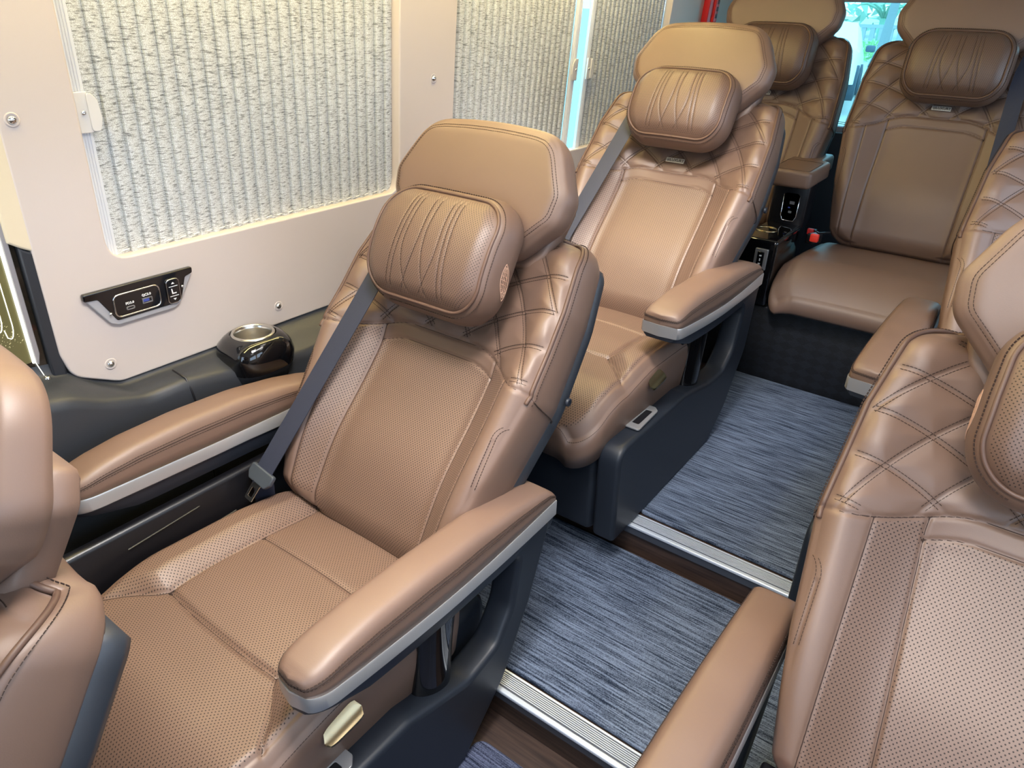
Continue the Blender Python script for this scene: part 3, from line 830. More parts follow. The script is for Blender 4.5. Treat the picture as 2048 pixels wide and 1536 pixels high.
        # tongue at the lower end, lower run of webbing to the floor anchor
        T = (C - B) / np.linalg.norm(C - B); S = np.cross(T, nb)
        fr = np.stack([S, T, np.cross(S, T)], 1)
        V, F = plate([rpoly([(-.036, -.012), (.036, -.012), (.036, .010), (.026, .024), (-.026, .024), (-.036, .010)], .006, 4)], .012, .003, 2)
        tl = C + T * .006
        g = Geo(); g.add(V @ fr.T + tl, F)
        tg = link('belt_tongue', cached(('tong', m), lambda: g.mesh('belt_tongue', M['tongue'], sharp=40)), w)
        V, F = plate([rpoly([(-.013, .022), (.013, .022), (.012, .066), (-.012, .066)], .003, 3), rpoly([(-.006, .036), (.006, .036), (.006, .057), (-.006, .057)], .002, 2)], .003, .0008, 1)
        g = Geo(); g.add(V @ fr.T + tl, F)
        link('tongue_blade', cached(('tongb', m), lambda: g.mesh('tongue_blade', M['steel'], sharp=40)), w)
        D_ = np.array([m * -.296, -.03, .30])
        ll = np.array([tl + (D_ - tl) * s_ for s_ in np.linspace(.05, 1, 8)])
        link('lap_webbing', cached(('lap', m), lambda: strip(ll, np.repeat(np.array([[m * 1., -.5, .1]]), 8, 0), .044, .0018, 'lap_webbing', M['belt'])), w)
        g = Geo(); g.add(*tube(mp(np.array([[(.175 + .034 * cos(a_)) * mm, .722 + .004 * sin(a_), .022 + .012 * sin(a_)] for a_ in np.linspace(0, 2 * pi, 25)[:-1]])), .0035, 6, True))
        link('belt_guide', cached(('guide', m), lambda: g.mesh('belt_guide', M['silver'])), w)
    if tagplate: tag_plate(t, mp, hf, .506)
    return t, mp

def tag_plate(t, mp, hf, v):
    def build():
        V, F = plate([rpoly([(-.031, -.0075), (.031, -.0075), (.031, .0075), (-.031, .0075)], .0015, 3)], .002, .0005, 1)
        d = float(hf(np.array([0.]), np.array([v]))[0]) + .009
        g = Geo(); g.add(mp(np.column_stack([V[:, 0], v + V[:, 1], d + V[:, 2]])), F)
        g2 = Geo()
        W, F2 = text_geo('LUXURY', .0125, .0003); g2.add(mp(np.column_stack([W[:, 0] + .006, v + W[:, 1], d + .0012 + W[:, 2]])), F2)
        a = np.linspace(0, 2 * pi, 21)[:-1]
        g2.tube(mp(np.column_stack([-.0225 + .0045 * np.cos(a), v + .0045 * np.sin(a), np.full(20, d + .0014)])), .0005, 4, True)
        W, F2 = text_geo('x', .010, .0003); g2.add(mp(np.column_stack([W[:, 0] - .0225, v + W[:, 1], d + .0012 + W[:, 2]])), F2)
        return g.mesh('tag_plate', M['tag'], sharp=40), g2.mesh('tag_lettering', M['ink'], smooth=False)
    a, b = cached(('tag', id(mp)), build)
    p = link('tag_plate', a, t); link('tag_lettering', b, p)

def neck_pillow(label, seat_loc, mp, variant, v0=.497, d0=.155, tilt=8., u0=.012):
    t = thing('neck_pillow', label, 'pillow', seat_loc, 'neck pillows on the seats')
    m2 = sub_map(mp, v0, d0, tilt, u0)
    body, pipe, stitch, emb = cached(('pillow', id(mp), variant), lambda: pillow_meshes(m2, variant))
    c = link('cushion', body, t); link('piping', pipe, c); link('stitching', stitch, c)
    if emb: link('embroidered_leaf', emb, c)
    def strap():
        g = Geo(); V, F = loft([mp(np.array([[-.10, v, d - .004], [.10, v, d - .004], [.10, v, d + .004], [-.10, v, d + .004]])) for v, d in ((.60, .10), (.70, .105), (.80, .115))]); g.add(V, F); return g.mesh('strap', M['leather'])
    return t

def bench_seat(name, label, loc, belt_side, tagplate=True):
    t = thing(name, label, 'seat', loc, 'rear bench seats')
    body, pipe, stitch, shell, screw, hf, mp = cached('bback', lambda: back_meshes('b', 21., .050, .040, .50, False))
    b = link('backrest', body, t); link('piping', pipe, b); link('stitching', stitch, b); s = link('back_shell', shell, t)
    hb, hs, hc, hp = cached('bhead', lambda: head_meshes(mp, v0=.665, d0=.045, tilt=6.))
    h = link('headrest', hb, t); link('stitching', hs, h); link('headrest_carrier', hc, h); [link('headrest_post', q_, h) for q_ in hp]
    link('seat_cushion', cached('bcush', bench_cushion), t)
    if belt_side:
        A = mp(np.array([[.215 * belt_side, .70, .035]]))[0]; B = mp(np.array([[.205 * belt_side, .60, .072]]))[0]; C = mp(np.array([[.24 * belt_side, .02, .075]]))[0]
        pts_ = np.array([A + (B - A) * s_ for s_ in np.linspace(0, .8, 5)] + [B + (C - B) * s_ for s_ in np.linspace(.05, 1, 16)])
        nb = mp(np.array([[0, .3, 1.]]))[0] - mp(np.array([[0, .3, 0.]]))[0]
        link('seat_belt', strip(pts_, np.repeat(nb[None], len(pts_), 0), .048, .002, 'seat_belt', M['belt']), t)
    g = Geo(); g.box((-.262, -.10, .515), (.03, .055, .035), bev=.006, R=np.array([[.9, .436, 0], [-.436, .9, 0], [0, 0, 1]]))
    g.tube(np.array([[-.285, -.02, .50], [-.28, -.05, .53], [-.25, -.10, .535], [-.22, -.06, .535]]), .003, 6)
    bk = link('belt_buckle', cached('bbk', lambda: g.mesh('belt_buckle', M['black'], sharp=50)), t)
    g = Geo(); g.box((-.255, -.128, .522), (.030, .022, .03), bev=.005)
    link('release_button', cached('bbkr', lambda: g.mesh('release_button', M['red'], sharp=50)), bk)
    if tagplate: tag_plate(t, mp, hf, .502)
    return t, mp

def copy_tree(o, parent=None):
    c = o.copy(); COL.objects.link(c)
    if parent is not None: c.parent = parent
    for ch in [x for x in bpy.data.objects if x.parent == o]: copy_tree(ch, c)
    return c

# ------------------------------------------------------------------ seats
LX, RX = -.948, .178
Y2, Y3 = .78, 1.88
Z2, Z3 = 0., .1875
A, mpA = captain_seat('captain_seat', 'brown captain seat in the middle foreground, belt tongue hanging above its perforated cushion', (LX, Y2, Z2), 1, 'long')
B, _ = captain_seat('captain_seat', 'brown captain seat by the window on the upper step, orange buckle on its cushion', (LX, Y3, Z3), 1, 'wide', tagplate=True)
Fs, mpF = captain_seat('captain_seat', 'brown captain seat filling the lower right corner, quilted shoulder and perforated backrest', (RX, Y2, Z2), -1, 'long', belt=False, ex=.033, es=.02, taper=.048)
Gs, _ = captain_seat('captain_seat', 'brown captain seat behind the lower right seat, its wide armrest over the aisle', (RX, Y3, Z3), -1, 'wide', belt=False, ex=.046, es=.02)
row1 = copy_tree(A); row1.location = (LX, Y2 - 1.07, Z2 - .148)
row1['label'] = 'brown captain seat cut off by the left frame edge, only shoulder and headrest visible'
for ch in [x for x in bpy.data.objects if x.parent == row1]:
    if ch.name.startswith('headrest'): ch.location = (0, .045, .02)
for ch in [x for x in bpy.data.objects if x.parent == row1 and x.name.startswith('seat_belt')]:
    for k in list(ch.children): bpy.data.objects.remove(k)
    bpy.data.objects.remove(ch)
neck_pillow('brown perforated neck pillow with embroidered leaf on the middle foreground seat', A.location, mpA, 1)
neck_pillow('brown neck pillow on the window seat on the upper step, above a silver tag', B.location, mpA, 0, v0=.512)
neck_pillow('brown neck pillow cut off by the right frame edge, on the lower right seat', Fs.location, mpF, -1)
BY = 2.88
C_, mpB = bench_seat('rear_passenger_seat', 'brown rear bench seat in the window corner, left of the armrest console', (-1.0, BY + .03, Z3), 0)
D_, _ = bench_seat('rear_passenger_seat', 'dark brown rear bench seat right of the armrest console, navy belt at its right', (-.35, BY, Z3), 1)
for ch in C_.children:
    if ch.name.startswith('seat_cushion'): ch.scale.x = .78; ch.location.x = -.065
    if ch.name.startswith('belt_buckle'): ch.location.x = -.02
neck_pillow('brown neck pillow on the rear corner seat, half behind another headrest', C_.location, mpB, 0, v0=.518, d0=.115, tilt=4.)
neck_pillow('dark brown neck pillow on the rear bench seat at top right', D_.location, mpB, 0, v0=.518, d0=.115, tilt=4.)

# ------------------------------------------------------------------ room: floor, steps
def structure(name, me, loc=(0, 0, 0)):
    o = link(name, me, None, loc); o['kind'] = 'structure'; return o
S1Y, S2Y, PY = .86, 1.442, 2.541
L1, L2 = .09375, .1875
prof = [(-1.3, -.30), (-1.3, -.094), (-.12, -.094), (-.12, 0), (S1Y + .012, 0), (S1Y + .012, L1), (S2Y + .012, L1), (S2Y + .012, L2), (3.86, L2), (3.86, -.30)]
g = Geo(); secs = [[(x, y, z) for y, z in prof] for x in (-1.52, .74)]
V, F = loft(secs); g.add(V, F)
structure('floor', g.mesh('floor', M['wood'], smooth=False))
def step_trim(name, y, z):
    g = Geo(); x0, x1 = -1.36, .66; cx = (x0 + x1) / 2; L = x1 - x0
    g.box((cx, y + .026, z + .003), (L, .052, .006), mi=0)
    for k in range(7): g.box((cx, y + .016 + k * .0046, z + .0068), (L, .0020, .0024), mi=1)
    g.box((cx, y + .0045, z + .0035), (L, .013, .010), mi=1, bev=.003)
    g.box((cx, y + .051, z + .0045), (L, .005, .006), mi=1)
    g.box((cx, y + .005, z - .012), (L, .004, .026), mi=0)
    structure(name, g.mesh(name, [M['alu'], M['alu_bright']], sharp=40))
step_trim('trim_1', S1Y, L1); step_trim('trim_2', S2Y, L2)
def mat_obj(label, x0, x1, y0, y1, z, mat, r, poly=None):
    V, F = plate([rpoly(poly or [(x0, y0), (x1, y0), (x1, y1), (x0, y1)], r, 6)], .012, .004, 2)
    g = Geo(); g.add(V + np.array([0, 0, z + .0065]), F)
    o = link('floor_mat', g.mesh('floor_mat', M[mat], sharp=50)); tag(o, label, 'mat', 'carpet mats in the aisle'); return o
mat_obj('blue grey carpet mat on the upper aisle floor, below the rear bench', -.655, .02, S2Y + .066, PY - .004, L2, 'carpet', .03, [(-.628, S2Y + .066), (.02, S2Y + .066), (.02, PY - .004), (-.78, PY - .004), (-.78, 1.80), (-.645, 1.62)])
mat_obj('blue grey carpet mat on the middle aisle step between the two metal strips', -1.02, .20, S1Y + .060, S2Y - .003, L1, 'carpet', .03)
mat_obj('dark blue carpet mat at the bottom edge, beside the dark seat shield', -.628, -.18, .10, .795, 0., 'carpet_dark', .03)

# bench plinth
g = Geo(); g.box((-.395, PY + .32, L2 + .148), (2.05, .64, .296), bev=.008)
o = link('bench_plinth', g.mesh('bench_plinth', M['plinth'], sharp=40)); tag(o, 'dark navy diamond-embossed plinth under the rear bench at the end of the aisle', 'plinth')

# ------------------------------------------------------------------ left wall
XW, LEAN = -1.45, tan(radians(4.07))
def wallmap(V, off=0., side=1):
    """V columns: y, z, out(+ into cabin)"""
    V = np.asarray(V, float); return np.column_stack([XW + LEAN * (V[:, 1] - 1.) + off + V[:, 2], V[:, 0], V[:, 1]])
def wall_plate(loops, th, off, bev=.002, res=2):
    V, F = plate(loops, th, bev, res); return wallmap(V, off), F
ZT = 1.62
W1 = rpoly([(.63, .966), (1.452, .966), (1.452, ZT), (.63, ZT)], .045, 8)
W2 = rpoly([(1.676, .966), (3.03, .966), (3.03, ZT), (1.676, ZT)], .045, 8)
outl = rpoly([(.497, 2.0), (.497, .80), (.51, .745), (.60, .697), (.80, .697), (3.775, .697), (3.775, 2.0)], [0, .06, .05, .06, .02, 0, 0], 6)
V, F = wall_plate([outl, W1, W2], .034, -.017, .004, 3)
structure('wall_left', mesh_from('wall_left', V, F, M['panel'], sharp=50))
# dark body behind the panel: front column and lower trim
def ztrim(y): return np.interp(y, [-1., .40, .47, .53, .62, .70, .83, 1.0, 3.9], [.765, .760, .745, .712, .684, .690, .668, .650, .640])
def xtrim(y): return np.interp(y, [-1, .45, .62, .72, 3.9], [-1.375, -1.380, -1.392, -1.385, -1.38])
ys = np.concatenate([np.linspace(-1.1, .40, 8), np.linspace(.42, 1.05, 40), np.linspace(1.1, 3.85, 20)])
secs = []
for y in ys:
    z = ztrim(y); xt = xtrim(y)
    zp = float(np.interp(y, [-1, .45, .50, .55, .60, 4], [.775, .775, .765, .725, .697, .697]))
    pr = [(-1.53, zp + .03), (-1.480, zp + .02), (-1.4765, zp - .004), (-1.466, zp - .012), (-1.44, min(z + .012, zp - .012)), (xt - .014, z), (xt - .003, z - .010), (xt, z - .026), (xt + .004, z - .10), (xt + .006, .45), (xt + .010, .25), (xt + .012, -.29), (-1.53, -.29)]
    secs.append([(x, y, zz) for x, zz in pr])
V, F = loft(secs); structure('trim_3', mesh_from('trim_3', V, F, M['trim'], sharp=60))
g = Geo(); g.add(wallmap(np.array([[.706, z, .0] for z in (.2, .7)])) * 0 + np.array([[-1.378, .706, .10], [-1.3785, .706, .66]]), [])
g = Geo(); g.tube(np.array([[-1.372, .712, .25], [-1.376, .710, .60], [xtrim(.705) + .0008, .705, ztrim(.705) - .03], [xtrim(.705) - .010, .703, ztrim(.705) + .0], [-1.43, .695, ztrim(.705) + .0125]]), .0024, 6)
structure('trim_4', g.mesh('trim_4', M['black']))
pth = [(.4955, 1.02), (.4955, .80)] + [tuple(q_) for q_ in outl[(outl[:, 0] < .79) & (outl[:, 1] < .80)]] + [(3.7, .6965)]
g = Geo(); g.tube(wallmap(np.array([(a_, b_, .0) for a_, b_ in pth]), -.010) + np.array([0, 0, 0]), .0048, 6); structure('trim_9', g.mesh('trim_9', M['black']))  # black tube standing in for the shaded gap below the wall panel
# front pillar: dark foot, cream top
V, F = wall_plate([rpoly([(.477, .70), (.503, .70), (.503, 1.012), (.486, 1.022), (.477, 1.03)], [0, 0, .004, .006, 0], 3)], .03, -.018, .004, 2)
structure('trim_5', mesh_from('trim_5', V, F, M['trim'], sharp=50))
V, F = wall_plate([rpoly([(.463, 1.040), (.482, 1.026), (.503, 1.014), (.503, 2.0), (.463, 2.0)], [.004, .01, .004, 0, 0], 3)], .03, -.016, .004, 2)
structure('trim_6', mesh_from('trim_6', V, F, M['cream'], sharp=50))
# decorative lit panel ahead of the pillar
dp = thing('decor_panel', 'gold glitter decorative panel with lit white line pattern at the left frame edge', 'panel', (-1.46, .25, .74))
inv = lambda V: V - np.array([-1.46, .25, .74])
V, F = wall_plate([rpoly([(-.90, .735), (.481, .735), (.481, 2.0), (-.90, 2.0)], .004, 2)], .016, -.022, .003, 2)
link('backing', mesh_from('backing', inv(V), F, M['glitter_dark'], sharp=50), dp)
V, F = wall_plate([rpoly([(-.90, .80), (.455, .80), (.455, 1.98), (-.90, 1.98)], .01, 4)], .004, -.0115, .001, 1)
link('glitter_sheet', mesh_from('glitter_sheet', inv(V), F, M['glitter'], sharp=50), dp)
V, F = wall_plate([rpoly([(.4555, .800), (.460, .790), (.466, .815), (.466, 1.95), (.4555, 1.95)], [.003, .006, .012, 0, 0], 4)], .006, -.010, .0015, 1)
link('brushed_strip', mesh_from('brushed_strip', inv(V), F, M['sill'], sharp=50), dp)
g = Geo()
for k in range(7):
    y = .435 - k * .0150; zb = .86 + k * .018
    pts = [(y, 1.95)] + [(y, zb + .03)] + [(y - .008 * (1 - cos(a)), zb + .03 - .03 * sin(a)) for a in np.linspace(.2, pi / 2, 6)] + [(y - .013, zb + .004), (y - .015, zb + .02)]
    g.tube(inv(wallmap(np.array([(a, b, .0) for a, b in pts]), -.008)), .0008, 6)
link('light_lines', g.mesh('light_lines', M['led_white']), dp)
g = Geo(); g.tube(inv(wallmap(np.array([(.4515, .80, .002), (.4515, 1.95, .002)]), -.008)), .0030, 6); g.tube(inv(wallmap(np.array([(.464, .762, .0), (.452, .81, .0)]), -.008)), .0008, 6)
link('edge_light', g.mesh('edge_light', M['led_white']), dp)
g = Geo(); c0 = inv(wallmap(np.array([(.465, .760, .0)]), -.004))[0]
g.lathe([(0, -.006), (.0045, -.005), (.0062, -.001), (.0062, .003), (.004, .0065), (0, .0075)], c0, 20, 'x')
link('standoff', g.mesh('standoff', M['chrome']), dp)

# screws
for (y, z, lab) in ((.521, 1.246, 'chrome screw cap on the wall panel left of the window blind'), (.587, .747, 'chrome screw cap at the lower front corner of the wall panel'), (1.016, .747, 'chrome screw cap on the wall panel just above the cup holder'), (1.585, 1.257, 'chrome screw cap on the pillar between the two windows')):
    c0 = wallmap(np.array([(y, z, 0.)]))[0]
    o = thing('panel_screw', lab, 'screw', tuple(c0), 'chrome screw caps on the wall panel')
    g = Geo(); g.lathe([(.0078, -.001), (.0075, .0025), (.0045, .0055), (0, .006)], (0, 0, 0), 18, 'x'); link('cap', cached('scap', lambda: g.mesh('cap', M['chrome'])), o)
    g = Geo(); g.lathe([(.0076, .0), (.0100, .0014), (.0122, .0012), (.0132, -.001)], (0, 0, 0), 24, 'x'); link('washer', cached('swas', lambda: g.mesh('washer', M['panel'])), o)

# blinds
def blind(label, y0, y1, rail_side, second=False):
    yc = (y0 + y1) / 2; base = np.array([-1.47, yc, .975])
    t = thing('pleated_blind', label, 'blind', tuple(base), 'pleated window blinds')
    p = .0325; n = int(round((y1 - y0) / p)); p = (y1 - y0) / n
    zs = np.array([.960, ZT + .01]); P = []
    prof = []
    for k in range(n):
        a = y0 + k * p
        for f, d in ((0., 0.), (.03, .0075), (.14, .0088), (.5, .0066), (.8, .0034), (.99, .0005)): prof.append((a + f * p, d))
    prof.append((y1, 0.))
    prof = np.array(prof); V = []
    for z in np.linspace(zs[0], zs[1], 6):
        V.append(wallmap(np.column_stack([prof[:, 0], np.full(len(prof), z), prof[:, 1]]), -.032))
    m_ = len(prof); F = [(j * m_ + i, j * m_ + i + 1, (j + 1) * m_ + i + 1, (j + 1) * m_ + i) for j in range(5) for i in range(m_ - 1)]
    back = wallmap(np.array([(y0, zs[0], -.004), (y1, zs[0], -.004), (y1, zs[1], -.004), (y0, zs[1], -.004)]), -.032)
    V = np.vstack(V + [back]); nb = 6 * m_; F.append((nb + 3, nb + 2, nb + 1, nb))
    link('fabric', mesh_from('fabric', V - base, F, M['blind'], sharp=40), t)
    # thread / clips along the bottom
    g = Geo()
    for k in range(n):
        a = y0 + (k + .35) * p; g.tube(wallmap(np.array([(a, .9735, .012), (a + p * .45, .9755, .012)]), -.032) - base, .0011, 5)
    link('bottom_clips', g.mesh('bottom_clips', M['white']), t)
    # side rail
    ry0, ry1 = (y0 - .026, y0) if rail_side < 0 else (y1, y1 + .026)
    g = Geo(); g.add(*[(lambda VF: (VF[0] - base, VF[1]))(wall_plate([np.array([(ry0, .962), (ry1, .962), (ry1, ZT), (ry0, ZT)])], .012, -.024, .001, 1))][0])
    for k in range(4):
        yy = ry0 + .005 + k * .0052; g.tube(wallmap(np.array([(yy, .963, .0), (yy, ZT, .0)]), -.0175) - base, .0016, 6)
    r = link('side_rail', g.mesh('side_rail', M['rail'], sharp=40), t)
    yc2 = (ry0 + ry1) / 2; sg = 1 if rail_side < 0 else -1
    g = Geo()
    Vh, Fh = plate([rpoly([(-.012, -.036), (.012, -.036), (.012, .036), (-.012, .036)], .002, 2)], .006, .0015, 1)
    g.add(wallmap(np.column_stack([yc2 + Vh[:, 0], 1.246 + Vh[:, 1], Vh[:, 2]]), -.011) - base, Fh)
    Vh, Fh = plate([rpoly([(.008, -.034), (.024, -.034), (.030, -.012), (.027, .02), (.018, .032), (.008, .034)], .008, 4)], .004, .0012, 1)
    g.add(wallmap(np.column_stack([yc2 + sg * Vh[:, 0], 1.246 + Vh[:, 1], Vh[:, 2]]), -.006) - base, Fh if sg > 0 else [f[::-1] for f in Fh])
    hdl = link('pull_handle', g.mesh('pull_handle', M['clear'], sharp=40), r)
    g = Geo(); c0 = wallmap(np.array([(yc2 - .001, 1.246, 0.)]), -.008)[0] - base
    g.lathe([(.0042, 0), (.0040, .002), (.0015, .0028), (0, .0018)], c0, 14, 'x'); link('handle_screw', g.mesh('handle_screw', M['chrome']), r)
blind('long grey pleated blind drawn across the front left window', .657, 1.456, -1)
blind('grey pleated blind on the second window, left of its bright gap', 1.68, 2.335, 1)
blind('grey pleated blind on the second window, right of its bright gap', 2.452, 3.026, -1)
# window panes behind
for i, (a, b) in enumerate(((.60, 1.48), (1.65, 3.06))):
    V, F = wall_plate([np.array([(a, .93), (b, .93), (b, 1.68), (a, 1.68)])], .005, -.050, .0005, 1)
    structure('window_%d' % (i + 1), mesh_from('pane', V, F, M['glass_tint'], sharp=40))

for a_, b_, lab in ((.68, 1.40, 'warm light strip along the top of the front left window'), (1.72, 2.98, 'warm light strip along the top of the second left window')):
    t = thing('window_light', lab, 'light', tuple(wallmap(np.array([((a_ + b_) / 2, 1.606, .0)]), -.012)[0]))
    g = Geo(); g.box((0, 0, 0), (.012, b_ - a_, .010), bev=.003); link('diffuser', g.mesh('diffuser', M['led_window'], sharp=40), t)
# USB and switch panel
c0 = wallmap(np.array([(.676, .872, 0.)]))[0]
u = thing('control_panel', 'black and silver USB charging and seat switch panel on the beige wall', 'panel', tuple(c0))
def onw(V, off=0.): return wallmap(np.column_stack([V[:, 0] + .676, V[:, 1] + .872, V[:, 2]]), off) - c0
def wplate(loops, th, off, bev, name, mat, par):
    V, F = plate(loops, th, bev, 2); return link(name, mesh_from(name, onw(V, off), F, mat, sharp=40), par)
wplate([rpoly([(-.116, .040), (-.112, .026), (-.074, -.034), (-.058, -.042), (.066, -.042), (.080, -.034), (.114, .022), (.117, .040)], [.004, .004, .01, .01, .01, .01, .004, .004], 4)], .010, .004, .002, 'silver_frame', M['frame'], u)
fp = wplate([rpoly([(-.117, .042), (-.117, .026), (-.090, .024), (-.060, -.031), (.060, -.031), (.084, -.025), (.099, .023), (.117, .028), (.118, .042)], [.005, .005, .008, .006, .003, .006, .006, .005, .005], 4)], .012, .006, .003, 'faceplate', M['piano'], u)
g = Geo(); rr = rpoly([(-.062, -.024), (.036, -.024), (.036, .024), (-.062, .024)], .014, 8); g.tube(onw(np.column_stack([rr, np.full(len(rr), .0125)])), .0018, 8, True)
link('port_bezel', g.mesh('port_bezel', M['chrome']), fp)
g = Geo(); V, F = plate([rpoly([(-.009, -.004), (.009, -.004), (.009, .004), (-.009, .004)], .0038, 5), rpoly([(-.0065, -.0018), (.0065, -.0018), (.0065, .0018), (-.0065, .0018)], .0017, 4)], .002, .0004, 1)
V2 = V.copy(); V2[:, 0] -= .030; V2[:, 1] -= .010; g.add(onw(V2, .0128), F); link('usb_c_port', g.mesh('usb_c_port', M['port'], sharp=40), fp)
g = Geo(); V, F = plate([rpoly([(-.011, -.006), (.011, -.006), (.011, .006), (-.011, .006)], .001, 2), rpoly([(-.009, -.004), (.009, -.004), (.009, .004), (-.009, .004)], .0006, 2)], .003, .0004, 1)
V2 = V.copy(); V2[:, 0] += .007; V2[:, 1] -= .004; g.add(onw(V2, .0128), F, 0); V3 = np.array([[-.009, -.002, .001], [.004, -.002, .001], [.004, .004, .001], [-.009, .004, .001]]); V3[:, 0] += .007; V3[:, 1] -= .004
g.add(onw(V3, .0125), [(0, 1, 2, 3)], 1); link('usb_a_port', g.mesh('usb_a_port', [M['port'], M['usbblue']], sharp=40), fp)
g = Geo()
for tx, px, pz in (('PD3.0', -.030, .0005), ('QC3.0', .007, .0085)):
    V, F = text_geo(tx, .0072, .0002); V2 = V.copy(); V2[:, 0] += px; V2[:, 1] += pz; g.add(onw(V2, .0126), F)
link('port_lettering', g.mesh('port_lettering', M['white'], smooth=False), fp)
g = Geo(); rr = rpoly([(.052, -.027), (.080, -.027), (.080, .027), (.052, .027)], .009, 6); V, F = plate([rr], .004, .0015, 2); g.add(onw(V, .0135), F)
rk = link('seat_rocker', g.mesh('seat_rocker', M['piano'], sharp=40), u)
g = Geo(); g.tube(onw(np.column_stack([rr, np.full(len(rr), .0142)])), .0013, 6, True); link('rocker_bezel', g.mesh('rocker_bezel', M['chrome']), rk)
g = Geo()
def flat(pts, off=.0159): return onw(np.column_stack([np.array(pts), np.zeros(len(pts))]), off)
g.add(flat([(.062, .0165), (.070, .0165), (.066, .021)]), [(0, 1, 2)]); g.add(flat([(.062, -.0165), (.066, -.021), (.070, -.0165)]), [(0, 1, 2)])
for z in (.011, -.011): g.add(flat([(.056, z - .0008), (.076, z - .0008), (.076, z + .0008), (.056, z + .0008)]), [(0, 1, 2, 3)])
g.add(flat([(.0615, -.006), (.0715, -.006), (.0715, -.0035), (.0640, -.0035), (.0628, .006), (.0603, .006)]), [(0, 1, 2, 3), (0, 3, 4, 5)])
link('rocker_symbols', g.mesh('rocker_symbols', M['white'], smooth=False), rk)
for y, z in ((-.072, -.012), (.088, .004)):
    g = Geo(); p0 = onw(np.array([(y, z, .0125)]))[0]; g.lathe([(.0032, 0), (.0028, .0018), (0, .0024)], p0, 12, 'x'); link('fixing_screw', g.mesh('fixing_screw', M['chrome']), u)

# cup holder on the wall trim
ch = thing('cup_holder', 'glossy black cup holder with steel ring on the side trim beside the window seat', 'cup holder', (-1.405, .898, .66))
secs = []
for z, rx, ry_, cx in ((-.075, .045, .062, -.030), (-.05, .060, .072, -.022), (-.012, .072, .080, -.012)):
    a = np.linspace(0, 2 * pi, 41)[:-1]; n_ = 3.2
    secs.append(np.column_stack([cx + rx * np.sign(np.cos(a)) * np.abs(np.cos(a)) ** (2 / n_), ry_ * np.sign(np.sin(a)) * np.abs(np.sin(a)) ** (2 / n_), np.full(40, z)]))
V, F = loft(secs); link('lower_housing', mesh_from('lower_housing', V, F, M['trim'], sharp=50), ch)
secs = []
for z, rx, ry_, cx in ((-.012, .073, .081, -.012), (.02, .077, .085, -.010), (.045, .074, .078, -.010), (.060, .066, .068, -.010), (.066, .058, .058, -.010), (.068, .052, .052, -.010)):
    a = np.linspace(0, 2 * pi, 41)[:-1]; n_ = 3.0 if z < .05 else 2.3
    secs.append(np.column_stack([cx + rx * np.sign(np.cos(a)) * np.abs(np.cos(a)) ** (2 / n_), ry_ * np.sign(np.sin(a)) * np.abs(np.sin(a)) ** (2 / n_), np.full(40, z)]))
V, F = loft(secs, False); link('gloss_cap', mesh_from('gloss_cap', V, F, M['piano']), ch)
g = Geo(); g.lathe([(.052, .066), (.050, .0705), (.047, .0715), (.0445, .070), (.0425, .060), (.041, .010), (.037, .0), (0, -.002)], (-.010, 0, 0), 40)
link('steel_cup', g.mesh('steel_cup', M['steel']), ch)
# switch beside the seat back on the trim
sw = thing('seat_switch', 'small black seat switch with white marks on the trim behind the cup holder', 'switch', (-1.377, 1.085, .58))
g = Geo(); g.box((0, 0, 0), (.012, .05, .066), bev=.004); link('rocker', g.mesh('rocker', M['piano'], sharp=40), sw)
g = Geo()
for z in (.022, -.022): g.box((.0065, 0, z), (.001, .036, .002))
g.box((.0065, 0, .010), (.001, .008, .006)); g.box((.0065, .0, -.006), (.001, .016, .003))
link('switch_symbols', g.mesh('switch_symbols', M['white'], smooth=False), sw)

# escape hammer
hm = thing('escape_hammer', 'red emergency hammer bracket on the cream rear side pillar', 'hammer', tuple(wallmap(np.array([(3.385, 1.39, .0)]))[0]))
c0 = np.array(hm.location)
def hb(y0, y1, z0, z1, d0, d1, name, mat, bev=.004):
    g = Geo(); cy, cz = (y0 + y1) / 2, (z0 + z1) / 2; V, F = rbox(np.array([y1 - y0, z1 - z0, d1 - d0]) / 2, bev)
    g.add(wallmap(np.column_stack([V[:, 0] + cy, V[:, 1] + cz, V[:, 2] + (d0 + d1) / 2])) - c0, F); return link(name, g.mesh(name, mat, sharp=50), hm)
hb(3.345, 3.405, 1.395, 1.72, .0, .030, 'holder', M['hammer_red']); 
hb(3.392, 3.43, 1.40, 1.70, .004, .040, 'grip', M['hammer_red'])
g = Geo()
for k in range(9):
    V, F = rbox(np.array([.010, .009, .006]), .002); g.add(wallmap(np.column_stack([V[:, 0] + 3.414, V[:, 1] + 1.425 + k * .028, V[:, 2] + .036])) - c0, F)
link('grip_ribs', g.mesh('grip_ribs', simple('dark_red', (.10, .005, .01), .5)), hm)

# ------------------------------------------------------------------ rear console
cn = thing('armrest_console', 'black console with padded brown armrest and cup holder between the two rear seats', 'console', (-.73, 2.75, L2))
cz = -L2
g = Geo(); g.box((-.006, -.06, .4225), (.134, .34, .245), bev=.012); link('lower_body', g.mesh('lower_body', M['piano'], sharp=40), cn)
g = Geo(); g.box((-.006, .10, .62), (.134, .11, .18), bev=.010); link('tower', g.mesh('tower', M['black'], sharp=40), cn)
V, F = plate([rpoly([(-.080, -.05), (.078, -.05), (.080, .20), (.050, .215), (.050, .37), (-.050, .37), (-.080, .24)], .02, 5)], .062, .014, 4)
g = Geo(); g.add(np.column_stack([V[:, 0], V[:, 1] + .005, .727 + V[:, 2] + .02 * V[:, 1]]), F); ap = link('arm_pad', g.mesh('arm_pad', M['leather'], sharp=60), cn)
st = Geo(); rr = rpoly([(-.066, -.036), (.064, -.036), (.064, .155), (-.066, .155)], .02, 5); P = np.column_stack([rr[:, 0], rr[:, 1] + .005, .7585 + .02 * rr[:, 1]])
